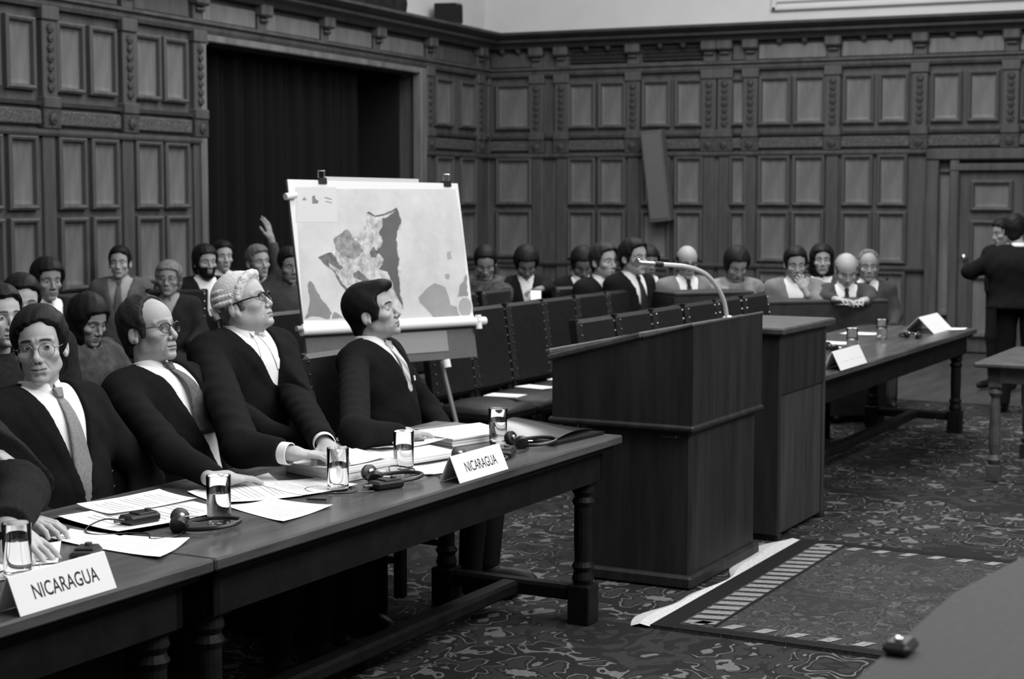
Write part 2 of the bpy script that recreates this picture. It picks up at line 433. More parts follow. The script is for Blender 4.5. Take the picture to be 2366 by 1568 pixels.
CORP = [(-0.02, Z_COR0), (0.10, Z_COR0), (0.13, Z_COR0+0.04), (0.20, Z_COR0+0.07), (0.20, Z_COR0+0.10), (0.25, Z_COR0+0.12), (0.30, Z_COR0+0.15), (0.30, Z_COR1), (-0.02, Z_COR1)]
RAILP = [(-0.02, Z_RAIL-0.06), (0.05, Z_RAIL-0.06), (0.065, Z_RAIL-0.03), (0.065, Z_RAIL), (0.095, Z_RAIL+0.015), (0.095, Z_RAIL+0.04), (-0.02, Z_RAIL+0.04)]
MIDP = [(-0.02, 2.17), (0.05, 2.17), (0.06, 2.19), (0.06, 2.22), (-0.02, 2.22)]
MID2P = [(-0.02, 2.40), (0.04, 2.40), (0.055, 2.43), (-0.02, 2.43)]
DADO = [(-0.02, 0.88), (0.05, 0.88), (0.07, 0.91), (0.07, 0.94), (-0.02, 0.94)]
BASE = [(-0.02, 0.0), (0.06, 0.0), (0.06, 0.13), (0.03, 0.16), (-0.02, 0.16)]
yb0 = -6.5
run('back', 'cornice', yb0, YL, CORP, CORNICE); run('back', 'frieze_rail', yb0, YL, RAILP, WOOD)
ydoor = U('back', 2145)
run('back', 'mid_rail', ydoor, YL, MIDP, WOOD); run('back', 'upper_rail', yb0, YL, MID2P, WOOD)
run('back', 'dado_rail', ydoor, YL, DADO, WOOD); run('back', 'base_moulding', ydoor, YL, BASE, WOOD)
# left wall
for px in (-75, 107, 290, 453, 985, 1102): pilaster('left', px)
for p0, p1 in ((-55, -8), (16, 73), (132, 187), (207, 262), (310, 363), (377, 426), (1003, 1040), (1060, 1092)): panel_col('left', p0, p1)
for p0, p1 in ((-60, 92), (122, 276), (305, 440), (992, 1092)):
    strip('left', 'carved_frieze', p0+4, p1-4, 2.25, 2.37, 0.045, MATS['frieze_carving'])
    strip('left', 'frieze_panel', p0+6, p1-6, Z_RAIL+0.05, Z_COR0-0.05, 0.03, WOOD)
brkpx = (600, 745, 865)
for px in brkpx: put('left', 'bracket', CACHE['brk'], WOOD_LT, U('left', px), 0)
for p0, p1 in ((470, 588), (612, 735), (757, 855), (877, 975)):
    strip('left', 'frieze_panel', p0, p1, Z_RAIL+0.05, Z_COR0-0.05, 0.03, WOOD_LT)
run('left', 'cornice', 1.5, XB, CORP, CORNICE); run('left', 'frieze_rail', 1.5, XB, RAILP, WOOD)
for u0, u1 in ((1.5, AL0-0.03), (AL1+0.03, XB)):
    for nm, pr in (('mid_rail', MIDP), ('upper_rail', MID2P), ('dado_rail', DADO), ('base_moulding', BASE)): run('left', nm, u0, u1, pr, WOOD)
# architrave of the alcove opening with curved upper corners
ar = MB()
for u_, sg in ((AL0, 1), (AL1, -1)):
    ar.box(u_-0.07, u_+0.02 if sg > 0 else u_+0.07, YL-0.06, YL+0.05, 0, ALZ+0.06, 0.01)
    cr_ = 0.14 if sg > 0 else 0.03
    poly = [(0, 0)] + [(cr_ - cr_*math.sin(t), cr_ - cr_*math.cos(t)) for t in np.linspace(0, math.pi/2, 7)]
    ar.add([(u_ + sg*x, YL-0.03, ALZ - y) for x, y in poly] + [(u_ + sg*x, YL+0.22, ALZ - y) for x, y in poly],
           [tuple(range(8)), tuple(range(15, 7, -1))] + [(q, (q+1) % 8, 8+(q+1) % 8, 8+q) for q in range(8)])
ar.box(AL0-0.07, AL1+0.07, YL-0.05, YL+0.05, ALZ, ALZ+0.07, 0.01)
tag(ar.build('trim_1', WOOD_LT), kind='structure')
# curtain in the alcove
cu = MB(); nu = 220
def cur(s, t):
    u = AL0 + 0.04 + (AL1-AL0-0.9)*s
    return (u, YL + 0.33 + 0.06*math.sin(s*130) + 0.03*math.sin(s*57+1+t*0.8), 3.28*(1-t) + 0.03)
cu.grid(cur, nu, 6)
tag(cu.build('curtain', mat('black_curtain', 0.010, 0.95, 0.1), smooth=True), 'black pleated curtain filling the wide alcove in the left wall', 'curtain')
# door with surround in the back wall
dx0, dx1 = U('back', 2222), U('back', 2222) - 1.25
door = MB().box(XB-0.05, XB+0.02, dx1, dx0, 0.02, 1.98).build('door_1', WOOD); tag(door, kind='structure')
for (a_, c_) in ((dx0-0.12, dx0-0.56), (dx0-0.68, dx0-1.13)):
    for z0, z1 in ((1.55, 1.88), (0.95, 1.45), (0.18, 0.85)):
        o = link('panel', panel_mesh(a_-c_, z1-z0, 0), None, door, (XB-0.05, (a_+c_)/2, (z0+z1)/2), (0, 0, math.pi/2))
tr = MB()
for a_, c_ in ((ydoor, ydoor-0.14), (dx0+0.10, dx0-0.0), (dx1, dx1-0.2)): tr.box(XB-0.11, XB+0.01, c_, a_, 0, 2.14, 0.012)
tr.box(XB-0.13, XB+0.01, dx1-0.2, ydoor, 2.10, 2.22, 0.015).box(XB-0.12, XB+0.01, dx1, dx0+0.1, 1.98, 2.06, 0.012)
tag(tr.build('trim_2', WOOD), kind='structure')
link('panel', panel_mesh(0.22, 1.6, 0), None, wall_back, (XB, (ydoor-0.14+dx0+0.1)/2, 1.2), (0, 0, math.pi/2))
MB().lathe([(0.025, 0), (0.03, 0.03), (0.012, 0.05), (0.03, 0.08), (0.0, 0.1)], 10, Matrix.Translation((XB-0.05, dx0-0.07, 1.05)) @ Matrix.Rotation(-math.pi/2, 4, 'Y')).build('door_knob', CHROME, door, True)

# things on the walls
def wall_speaker():
    t = empty('column_loudspeaker', (XB-0.06, U('back', 1540), 1.42), 0, 'tall narrow wooden column loudspeaker leaning out from the back wall', 'loudspeaker')
    M = Matrix.Rotation(math.radians(-4), 4, 'Y') @ Matrix.Rotation(math.radians(-5.5), 4, 'X')
    MB().box(-0.16, 0, -0.13, 0.13, 0, 1.06, 0.012, M).build('cabinet', mat('speaker_wood', 0.10, 0.6, 0.3, noise=(30, 0.2)), t)
    MB().box(-0.168, -0.155, -0.11, 0.11, 0.04, 1.02, 0.004, M).build('grille_cloth', mat('speaker_cloth', 0.13, 0.9, 0.1, noise=(200, 0.3)), t)
    MB().box(-0.03, 0.06, -0.03, 0.03, 0.45, 0.52).build('wall_bracket', BLACK, t)
wall_speaker()
p = hit_y(1040, 40, YL-0.12)
t = empty('small_loudspeaker', (p.x, YL-0.10, Z_COR1), 0, 'small black box loudspeaker standing on the cornice near the room corner', 'loudspeaker')
M = Matrix.Rotation(math.radians(14), 4, 'Z') @ Matrix.Rotation(math.radians(-5), 4, 'Y')
MB().box(-0.17, 0.17, -0.13, 0.13, 0.012, 0.25, 0.012, M).build('cabinet', BLACK, t)
MB().box(-0.15, 0.15, -0.138, -0.128, 0.03, 0.23, 0.004, M).build('grille_cloth', mat('dark_speaker_cloth', 0.02, 0.9, 0.1), t)
# dark hanging and pale rolled thing above the cornice on the left
hu0, hu1 = U('left', 560, 20), U('left', 938, 20)
hg = MB(); hg.grid(lambda s, q: (hu0 + (hu1-hu0)*s + (0.05*math.sin(q*26) if s > 0.99 else 0), YL - 0.02 + 0.03*math.sin(s*70), Z_COR1 + 2.2*q), 90, 14)
tag(hg.build('wall_hanging', mat('dark_tapestry', 0.018, 0.95, 0.1, noise=(12, 0.4)), smooth=True), 'dark fabric wall hanging above the left cornice', 'hanging')
# mouldings on the upper plaster
um = MB(); ym = U('back', 1790, 30)
for z0, d in ((3.80, 0.05), (3.89, 0.03), (4.03, 0.06)): um.box(XB+0.10-d, XB+0.11, -6.4, ym + (4.03-z0)*0.3, z0, z0+0.05, 0.012)
um.box(XB+0.05, XB+0.11, ym, ym+0.06, 3.80, 6.5, 0.012)
tag(um.build('trim_3', PLASTER), kind='structure')
# ------------------------------------------------------------------ tables, lecterns, chairs (court frame: u along the tables, v towards the audience)
def text_mesh(body, size, name='lettering', sx=1.0, bold=0.0):
    c = bpy.data.curves.new(name, 'FONT'); c.body = body; c.size = size; c.align_x = 'CENTER'; c.align_y = 'CENTER'; c.offset = bold; c.resolution_u = 3
    o = bpy.data.objects.new(name, c); COL.objects.link(o); o.scale = (sx, 1, 1)
    dg = bpy.context.evaluated_depsgraph_get(); me = bpy.data.meshes.new_from_object(o.evaluated_get(dg))
    me.transform(Matrix.Diagonal((sx, 1, 1, 1)))
    bpy.data.objects.remove(o); bpy.data.curves.remove(c); me.name = name
    return me
LEGP = [(0.038, 0), (0.045, 0.02), (0.036, 0.05), (0.046, 0.07), (0.034, 0.09), (0.037, 0.2), (0.036, 0.31), (0.046, 0.33), (0.034, 0.35), (0.045, 0.37), (0.04, 0.4)]
def make_table(x0, x1, y0, y1, label, name='council_table'):
    o = empty(name, court((x0+x1)/2, (y0+y1)/2, 0.012), CA, label, 'table')
    L_, D_ = (x1-x0)/2, (y1-y0)/2; T = 0.748
    MB().box(-L_, L_, -D_, D_, T-0.035, T, 0.006).build('tabletop', TABLE, o)
    MB().box(-L_+0.03, L_-0.03, -D_+0.02, D_-0.02, T-0.055, T-0.035, 0.008).build('top_moulding', TABLE_DK, o)
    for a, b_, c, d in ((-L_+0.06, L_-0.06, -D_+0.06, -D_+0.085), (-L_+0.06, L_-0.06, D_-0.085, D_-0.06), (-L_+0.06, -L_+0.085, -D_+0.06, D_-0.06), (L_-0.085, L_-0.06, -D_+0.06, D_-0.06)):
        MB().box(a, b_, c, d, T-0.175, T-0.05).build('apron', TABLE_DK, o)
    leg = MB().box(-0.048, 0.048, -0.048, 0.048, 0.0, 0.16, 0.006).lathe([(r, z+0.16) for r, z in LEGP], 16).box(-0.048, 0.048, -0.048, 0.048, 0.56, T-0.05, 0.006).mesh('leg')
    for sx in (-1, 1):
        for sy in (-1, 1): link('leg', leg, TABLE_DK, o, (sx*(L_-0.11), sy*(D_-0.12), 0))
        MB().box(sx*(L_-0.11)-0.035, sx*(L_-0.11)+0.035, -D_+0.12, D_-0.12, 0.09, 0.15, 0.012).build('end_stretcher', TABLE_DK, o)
    MB().box(-L_+0.11, L_-0.11, -0.04, 0.04, 0.09, 0.145, 0.012).build('long_stretcher', TABLE_DK, o)
    return o
make_table(3.352, 5.90, 2.69, 3.56, 'long dark wooden table reaching the speaker lectern, in front of the wigged man')
make_table(0.60, 3.346, 2.69, 3.56, 'dark wooden table section cut by the left frame edge carrying the nearest nameplate')
make_table(8.42, 11.95, 2.66, 3.50, 'dark wooden table on the far side of the lecterns with scattered glasses on it')

def make_lectern():
    o = empty('lectern', court(6.48, 2.63, 0.012), CA, 'tall dark wooden speaker lectern with slanted desk and gooseneck microphone', 'lectern')
    X1, YB, YT = 0.86, 0.52, 0.67
    MB().box(0.03, X1-0.03, 0.02, YB, 0, 0.70, 0.01).build('base', LECT, o)
    MB().box(0.0, X1, 0.0, YB+0.04, 0.0, 0.06, 0.012).build('plinth', LECT, o)
    # upper case with slanted top: side profile in (y, z)
    prof = [(0.0, 0.70), (YT, 0.70), (YT, 0.965), (0.0, 1.14)]
    b = MB(); n = 4
    b.add([(0, y, z) for y, z in prof] + [(X1, y, z) for y, z in prof], [tuple(range(4)), (7, 6, 5, 4)] + [(i, (i+1) % 4, 4+(i+1) % 4, 4+i) for i in range(4)])
    b.build('desk_case', LECT, o)
    MB().box(-0.012, X1+0.012, -0.01, YT+0.02, 0.685, 0.715, 0.01).build('ledge', LECT, o)
    sl = math.atan2(1.14-0.965, YT)
    M = Matrix.Translation((0, 0.0, 1.14)) @ Matrix.Rotation(-sl, 4, 'X')
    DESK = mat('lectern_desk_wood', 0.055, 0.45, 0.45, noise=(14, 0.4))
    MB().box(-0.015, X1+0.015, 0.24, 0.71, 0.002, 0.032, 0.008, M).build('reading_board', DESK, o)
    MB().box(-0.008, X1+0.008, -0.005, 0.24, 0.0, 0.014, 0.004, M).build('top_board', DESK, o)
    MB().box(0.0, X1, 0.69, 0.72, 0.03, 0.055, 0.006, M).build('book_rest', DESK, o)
    # door line in the base side
    MB().box(0.019, 0.03, 0.08, 0.15, 0.655, 0.665, 0.002).build('hinge', CHROME, o)
    return o
lect = make_lectern()
# gooseneck microphone standing on the lectern (built upright in the court frame, local origin at its base)
mb_ = (7.31, 2.79, 1.128)
mic = empty('gooseneck_microphone', court(*mb_), CA, 'chrome gooseneck microphone curving over the lectern', 'microphone')
px_path = [(1680, 722), (1674, 700), (1664, 675), (1649, 652), (1630, 633), (1605, 621), (1580, 615), (1560, 613)]
def court_path(pts, p0, p1):
    """points that lie in the vertical plane through two court positions"""
    out = []
    for (x, y) in pts:
        d = ray(x, y); dc = Vector((*to_court(d), d.z)); n = Vector((p1[1]-p0[1], p0[0]-p1[0], 0))
        t_ = (n.x*p0[0] + n.y*p0[1]) / (n.x*dc.x + n.y*dc.y)
        out.append(Vector((dc.x*t_ - mb_[0], dc.y*t_ - mb_[1], CAM_Z + dc.z*t_ - mb_[2])))
    return out
gp = court_path(px_path + [(1530, 611), (1500, 609), (1474, 607)], mb_, (6.75, 3.10))
gp[0].z = 0.0
def smoothp(p, n=6):
    out = []
    for i in range(len(p)-1):
        a, b_, c, d = p[max(i-1, 0)], p[i], p[i+1], p[min(i+2, len(p)-1)]
        for k in range(n):
            t_ = k/n
            out.append(0.5*((2*b_) + (c-a)*t_ + (2*a-5*b_+4*c-d)*t_*t_ + (3*b_-a-3*c+d)*t_**3))
    return out + [p[-1]]
MB().tube(smoothp(gp[:9]), 0.011, 8).build('gooseneck', mat('bright_steel', 0.85, 0.35, 0.6, metal=0.7), mic, True)
MB().tube([gp[8], gp[8].lerp(gp[9], 0.6)], 0.0135, 10).build('black_collar', BLACK, mic, True)
MB().tube([gp[8].lerp(gp[9], 0.6), gp[10]], 0.0115, 10).build('capsule', CHROME, mic, True)
cap_d = (gp[10]-gp[9]).normalized()
MB().tube([gp[10], gp[10]+cap_d*0.008], 0.021, 12).build('capsule_ring', CHROME, mic, True)
MB().lathe([(0.03, 0), (0.03, 0.008), (0.012, 0.016)], 14).build('base', CHROME, mic, True)

def make_stand():
    o = empty('side_lectern', court(7.62, 2.64, 0.012), CA, 'lower dark wooden reading stand behind the main lectern', 'lectern')
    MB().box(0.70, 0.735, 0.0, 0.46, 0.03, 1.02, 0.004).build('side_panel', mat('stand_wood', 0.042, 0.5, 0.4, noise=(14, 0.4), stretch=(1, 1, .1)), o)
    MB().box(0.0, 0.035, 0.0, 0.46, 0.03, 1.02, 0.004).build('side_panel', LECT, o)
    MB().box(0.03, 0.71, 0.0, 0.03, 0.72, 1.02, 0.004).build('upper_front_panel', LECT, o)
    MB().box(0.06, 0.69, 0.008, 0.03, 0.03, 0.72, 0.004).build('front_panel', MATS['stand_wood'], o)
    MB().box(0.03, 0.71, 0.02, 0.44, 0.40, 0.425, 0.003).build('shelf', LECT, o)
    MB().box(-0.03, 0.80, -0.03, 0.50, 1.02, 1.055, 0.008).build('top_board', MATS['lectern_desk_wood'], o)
    for x in (0.02, 0.70):
        MB().box(x, x+0.05, 0.0, 0.46, 0.0, 0.03, 0.005).build('foot', LECT, o)
make_stand()

# far right little table with turned legs, cut by the frame
def make_side_table():
    o = empty('side_table', court(10.05, 1.95, 0.012), CA, 'small wooden table with turned legs at the right frame edge', 'table')
    SW = mat('side_table_wood', 0.07, 0.45, 0.4, noise=(12, 0.4))
    MB().box(-0.25, 0.95, -0.45, 0.25, 0.685, 0.715, 0.008).build('tabletop', SW, o)
    MB().box(-0.18, 0.88, -0.38, 0.18, 0.59, 0.685, 0.004).build('apron', SW, o)
    me = MB().box(-0.04, 0.04, -0.04, 0.04, 0, 0.10, 0.006).lathe([(0.03, 0.10), (0.042, 0.13), (0.025, 0.16), (0.036, 0.22), (0.030, 0.45), (0.024, 0.50), (0.042, 0.53), (0.03, 0.56)], 14).box(-0.04, 0.04, -0.04, 0.04, 0.56, 0.685, 0.006).mesh('leg')
    for x in (-0.14, 0.84):
        for y in (-0.34, 0.14): link('leg', me, SW, o, (x, y, 0))
    MB().box(-0.14, 0.84, -0.11, -0.07, 0.05, 0.08, 0.005).build('stretcher', SW, o)
make_side_table()
gl = empty('ashtray', court(10.42, 1.88, 0.727), 0, 'small glass dish on the table at the right frame edge', 'dish')
MB().lathe([(0.05, 0), (0.075, 0.006), (0.08, 0.05), (0.073, 0.05), (0.066, 0.012), (0.0, 0.010)], 20, caps=False).build('bowl', mat('pale_glass', 0.35, 0.15, 0.6), gl, True)
MB().lathe([(0.02, 0.012), (0.03, 0.03), (0.01, 0.045)], 10).build('white_sugar', PAPER, gl, True)

# judges' bench top, close to the camera at the right
bench = empty('judges_bench', court(2.2, -0.2, 0.0), CA, 'grey out-of-focus bench corner in the lower right foreground', 'bench')
BN = mat('bench_baize', 0.075, 0.85, 0.2, noise=(60, 0.1))
prof = [(0.0, 2.30), (0.67, 2.30)]
b = MB(); pl = [(-0.9, 0.875), (0.7, 0.875), (1.25, 0.80), (1.6, 0.76), (2.4, 0.76), (2.4, -0.5), (-0.9, -0.5)]
b.prism(pl, 0.955, 1.0); b.build('bench_top', BN, bench)
MB().prism([(-0.85, 0.80), (2.3, 0.70), (2.3, 0.66), (-0.85, 0.76)], 0.012, 0.955).build('bench_front', TABLE_DK, bench)
MB().prism([(-0.85, 0.76), (-0.80, 0.76), (-0.80, -0.4), (-0.85, -0.4)], 0.012, 0.955).build('bench_end', TABLE_DK, bench)
sb = empty('desk_switch', court(2.47, 0.655, 1.0), CA, 'small black desk device with chrome button on the bench corner', 'device')
MB().box(-0.032, 0.032, -0.022, 0.022, 0, 0.022, 0.008).build('case', BLACK, sb)
MB().lathe([(0.007, 0.022), (0.007, 0.027), (0.003, 0.030)], 12, Matrix.Translation((-0.01, 0.0, 0))).build('button', CHROME, sb, True)

# leather chairs
def make_chair():
    o = empty('leather_chair')
    # faces -Y; back on the +Y side
    def cushion(s, t):
        return None
    MB().box(-0.23, 0.23, -0.24, 0.22, 0.38, 0.47, 0.03).build('seat', LEATHER, o, True)
    st = MB(); st.grid(lambda s, t: (-0.20+0.40*s, -0.21+0.40*t, 0.468 + 0.035*(1-(2*s-1)**4)*(1-(2*t-1)**4)), 9, 9); st.build('seat_cushion', LEATHER, o, True)
    M = Matrix.Translation((0, 0.21, 0.44)) @ Matrix.Rotation(math.radians(-8), 4, 'X')
    MB().box(-0.225, 0.225, -0.035, 0.03, 0.06, 0.575, 0.022, M).build('backrest', LEATHER, o)
    for sx in (-1, 1):
        MB().box(sx*0.205-0.022, sx*0.205+0.022, -0.015, 0.035, -0.46, 0.56, 0.006, M @ Matrix.Translation((0, 0, 0.02)) ).build('rear_leg', TABLE_DK, o)
        MB().box(sx*0.20-0.022, sx*0.20+0.022, -0.225, -0.18, 0, 0.39, 0.005).build('leg', TABLE_DK, o)
        MB().box(sx*0.20-0.012, sx*0.20+0.012, -0.2, 0.24, 0.14, 0.17, 0.004).build('stretcher', TABLE_DK, o)
    MB().box(-0.20, 0.20, -0.21, -0.19, 0.20, 0.23, 0.004).build('stretcher', TABLE_DK, o)
    st = MB()
    for sx in (-1, 1):
        for k in range(9):
            st.lathe([(0.006, 0), (0.005, 0.003), (0.001, 0.004)], 6, M @ Matrix.Translation((sx*0.21, -0.035, 0.1+k*0.055)) @ Matrix.Rotation(math.pi/2, 4, 'X'))
    tag(st.build('studs', CHROME, o), kind='stuff')
    return o
chair0 = make_chair(); chair_used = [False]
def place_chair(x, y, rz, label, group, z=0.012):
    o = chair0 if not chair_used[0] else copy_tree(chair0)
    chair_used[0] = True
    o.location = court(x, y, z); o.rotation_euler = (0, 0, CA + rz)
    return tag(o, label, 'chair', group)
def ordinal(i): return ('first', 'second', 'third', 'fourth', 'fifth', 'sixth', 'seventh', 'eighth', 'ninth', 'tenth')[i]
for i in range(6):
    place_chair(8.36 + 0.52*i, 3.72, random.uniform(-.04, .04), f'{ordinal(i)} empty leather chair from the lectern, in the row behind the far table', 'chairs behind the far table')
for i in range(6):
    place_chair(8.42 + 0.50*i, 4.74, random.uniform(-.04, .04), f'{ordinal(i)} black leather chair from the map easel, in the middle empty row', 'middle row of empty chairs')
for i in range(6):
    place_chair(7.9 + 0.53*i, 5.56, random.uniform(-.04, .04), f'{ordinal(i)} black leather chair counted from behind the map, in the rear row of empty chairs', 'rear row of empty chairs')
ps = [(8.55, 4.66, 0.1), (9.02, 4.70, -0.2), (9.5, 4.72, 0.1)]
for i, (x, y, a) in enumerate(ps):
    q = empty('paper_sheet', court(x+0.02, y+0.02, 0.518), CA + a, ('white paper left on the leather seat nearest the easel leg', 'white paper on the second leather seat beside the lectern', 'white paper on the leather seat partly behind the lectern')[i], 'paper', 'papers left on chair seats')
    MB().box(-0.075, 0.075, -0.11, 0.11, 0, 0.004).build('sheet', PAPER, q)
# press desks in front of the rear audience
DESKM = mat('press_desk_wood', 0.028, 0.5, 0.4, noise=(10, 0.4))
for i, (px0, px1, py, dp, lab) in enumerate(((1555, 1738, 686, 12.0, 'dark wooden press desk in front of the bald man in the light jacket'), (1748, 2050, 706, 12.1, 'dark wooden press desk in front of the writing bald man'))):
    a = at_depth(px0, py, dp); c = at_depth(px1, py-6, dp+0.25); d = (c-a); d.z = 0; L_ = d.length
    o = empty('press_desk', ((a.x+c.x)/2, (a.y+c.y)/2, 0.012), math.atan2(d.y, d.x), lab, 'desk', 'press desks')
    h = a.z
    MB().box(-L_/2, L_/2, -0.02, 0.02, 0.05, h, 0.006).build('front_panel', DESKM, o)
    MB().box(-L_/2, L_/2, -0.03, 0.34, h-0.005, h+0.02, 0.006).build('desk_top', DESKM, o)
    for sx in (-1, 1): MB().box(sx*(L_/2-0.02)-0.02, sx*(L_/2-0.02)+0.02, 0.0, 0.32, 0.0, h-0.005, 0.006).build('side_panel', DESKM, o)

# ------------------------------------------------------------------ map on its easel
MC = Vector((7.6766, 4.1437, 1.3046)); MR = Vector((0.9315, -0.3635, -0.012)).normalized(); MU = Vector((0.0765, 0.1635, 0.9836)).normalized()
MN = MR.cross(MU)          # out of the board, away from ...
if MN.dot(CAM - MC) < 0: MN = -MN
BW, BH = 1.1666, 0.9683
easel = empty('map_easel', (MC.x, MC.y, 0.012), 0, 'large map of a country on a leaning display board easel behind the dark-haired man', 'easel')
def bpt(s, t_, n): 
    p = MC + MR*((s-0.5)*BW) + MU*((0.5-t_)*BH) + MN*n
    return (p.x - MC.x, p.y - MC.y, p.z - 0.012)
def bbox(s0, s1, t0, t1, n0, n1, name, m, parent=easel):
    b = MB(); v = [bpt(s, t_, n) for n in (n0, n1) for s, t_ in ((s0, t0), (s1, t0), (s1, t1), (s0, t1))]
    b.add(v, [(0, 1, 2, 3), (7, 6, 5, 4), (0, 4, 5, 1), (1, 5, 6, 2), (2, 6, 7, 3), (3, 7, 4, 0)])
    return b.build(name, m, parent)
bbox(0.0, 1.0, -0.002, 1.0, -0.02, 0.0, 'board', mat('grey_board', 0.13, 0.8, 0.2, noise=(40, 0.1)), easel)
bbox(0.30, 0.82, 0.84, 0.955, 0.0, 0.004, 'pale_sheet', mat('pale_grey_paper', 0.30, 0.8, 0.2), easel)
mp = bbox(-0.004, 1.0, 0.0, 0.82, 0.0, 0.006, 'map_sheet', mat('map_margin', 0.82, 0.7, 0.2), easel)
def print_poly(pts, n, g, name, noise=None):
    """flat printed area of the map; pts in board coordinates"""
    if noise and name not in ('printed_field', 'printed_sea'):      # ragged coastlines
        for lev in range(3):
            q = []
            for i, p in enumerate(pts):
                n_ = pts[(i+1) % len(pts)]; d = (n_[0]-p[0], n_[1]-p[1]); a = random.uniform(-.13, .13)
                q += [p, ((p[0]+n_[0])/2 - d[1]*a, (p[1]+n_[1])/2 + d[0]*a)]
            pts = q
    me = bpy.data.meshes.new(name); bm = bmesh.new()
    vs_ = [bm.verts.new(bpt(s, t_, n)) for s, t_ in pts]; f = bm.faces.new(vs_)
    bmesh.ops.triangulate(bm, faces=[f]); bm.to_mesh(me); bm.free()
    m = mat('map_print_%d_%s' % (round(g*1000), 'n' if noise else 'p'), g, 0.75, 0.2, noise=noise)
    return link(name, me, m, mp)
print_poly([(0.031, 0.049), (0.981, 0.034), (0.995, 0.336), (0.967, 0.791), (-0.004, 0.739)], 0.0068, 0.62, 'printed_field', (6, 0.12))
print_poly([(0.036, 0.04), (0.259, 0.036), (0.245, 0.226), (0.015, 0.226)], 0.0073, 0.66, 'printed_legend', None)
print_poly([(0.06, 0.11), (0.076, 0.09), (0.087, 0.11)], 0.0078, 0.28, 'printed_symbol', None)
print_poly([(0.119, 0.087), (0.135, 0.083), (0.136, 0.103), (0.152, 0.112), (0.146, 0.126), (0.115, 0.127)], 0.0078, 0.22, 'printed_symbol', None)
print_poly([(0.184, 0.095), (0.193, 0.091), (0.227, 0.101), (0.225, 0.106)], 0.0078, 0.25, 'printed_symbol', None)
print_poly([(0.186, 0.115), (0.193, 0.112), (0.226, 0.12), (0.224, 0.124)], 0.0078, 0.25, 'printed_symbol', None)
print_poly([(0.415, 0.176), (0.438, 0.169), (0.465, 0.189), (0.518, 0.179), (0.564, 0.162), (0.6, 0.141), (0.604, 0.168), (0.618, 0.216), (0.61, 0.25), (0.584, 0.278), (0.577, 0.333), (0.576, 0.374), (0.582, 0.423), (0.574, 0.458), (0.586, 0.487), (0.568, 0.543), (0.557, 0.571), (0.564, 0.607), (0.567, 0.707), (0.514, 0.705), (0.384, 0.657), (0.258, 0.604), (0.233, 0.575), (0.21, 0.526), (0.172, 0.491), (0.143, 0.45), (0.112, 0.416), (0.193, 0.39), (0.214, 0.37), (0.21, 0.316), (0.242, 0.296), (0.289, 0.263), (0.314, 0.29), (0.348, 0.304), (0.389, 0.27), (0.409, 0.223)], 0.0073, 0.52, 'printed_country', (28, 0.5))
print_poly([(0.415, 0.176), (0.431, 0.166), (0.465, 0.189), (0.518, 0.179), (0.564, 0.162), (0.6, 0.141), (0.595, 0.155), (0.563, 0.172), (0.516, 0.189), (0.467, 0.197), (0.436, 0.183)], 0.0078, 0.14, 'printed_north', None)
print_poly([(0.507, 0.202), (0.599, 0.148), (0.617, 0.223), (0.584, 0.278), (0.574, 0.36), (0.581, 0.43), (0.565, 0.472), (0.564, 0.543), (0.564, 0.607), (0.567, 0.707), (0.541, 0.641), (0.511, 0.541), (0.501, 0.499), (0.45, 0.484), (0.487, 0.429), (0.447, 0.387), (0.491, 0.332), (0.475, 0.284), (0.501, 0.25)], 0.0078, 0.13, 'printed_east', (6, 0.12))
print_poly([(0.112, 0.416), (0.193, 0.39), (0.216, 0.431), (0.246, 0.472), (0.23, 0.486), (0.191, 0.458), (0.166, 0.437), (0.169, 0.464), (0.206, 0.506), (0.234, 0.561), (0.26, 0.59), (0.245, 0.593), (0.203, 0.526), (0.143, 0.45)], 0.0078, 0.17, 'printed_west', (28, 0.5))
print_poly([(0.21, 0.316), (0.242, 0.296), (0.289, 0.263), (0.325, 0.317), (0.374, 0.386), (0.31, 0.426), (0.247, 0.411), (0.217, 0.37)], 0.0078, 0.28, 'printed_northwest', (28, 0.5))
print_poly([(0.411, 0.386), (0.436, 0.359), (0.462, 0.387), (0.443, 0.421), (0.414, 0.414)], 0.0078, 0.16, 'printed_middle', (28, 0.5))
print_poly([(0.3, 0.508), (0.331, 0.488), (0.364, 0.516), (0.391, 0.538), (0.339, 0.544), (0.304, 0.529)], 0.0078, 0.18, 'printed_hills', (28, 0.5))
print_poly([(0.053, 0.536), (0.099, 0.612), (0.156, 0.712), (0.138, 0.742), (0.003, 0.736), (0.038, 0.59)], 0.0073, 0.25, 'printed_isle', (6, 0.12))
print_poly([(0.172, 0.705), (0.211, 0.735), (0.217, 0.744), (0.152, 0.741)], 0.0073, 0.27, 'printed_isle', (6, 0.12))
print_poly([(0.737, 0.59), (0.779, 0.57), (0.84, 0.593), (0.858, 0.653), (0.861, 0.697), (0.909, 0.713), (0.918, 0.785), (0.756, 0.78), (0.729, 0.736), (0.672, 0.675), (0.668, 0.646)], 0.0073, 0.34, 'printed_sea', (6, 0.12))
print_poly([(0.906, 0.654), (0.938, 0.582), (0.985, 0.524), (0.981, 0.649)], 0.0073, 0.3, 'printed_edge', (6, 0.12))
print_poly([(0.876, 0.399), (0.91, 0.385), (0.904, 0.436), (0.88, 0.442)], 0.0073, 0.4, 'printed_spot', (6, 0.12))
print_poly([(0.848, 0.521), (0.88, 0.522), (0.869, 0.551), (0.852, 0.55)], 0.0073, 0.38, 'printed_spot', (6, 0.12))
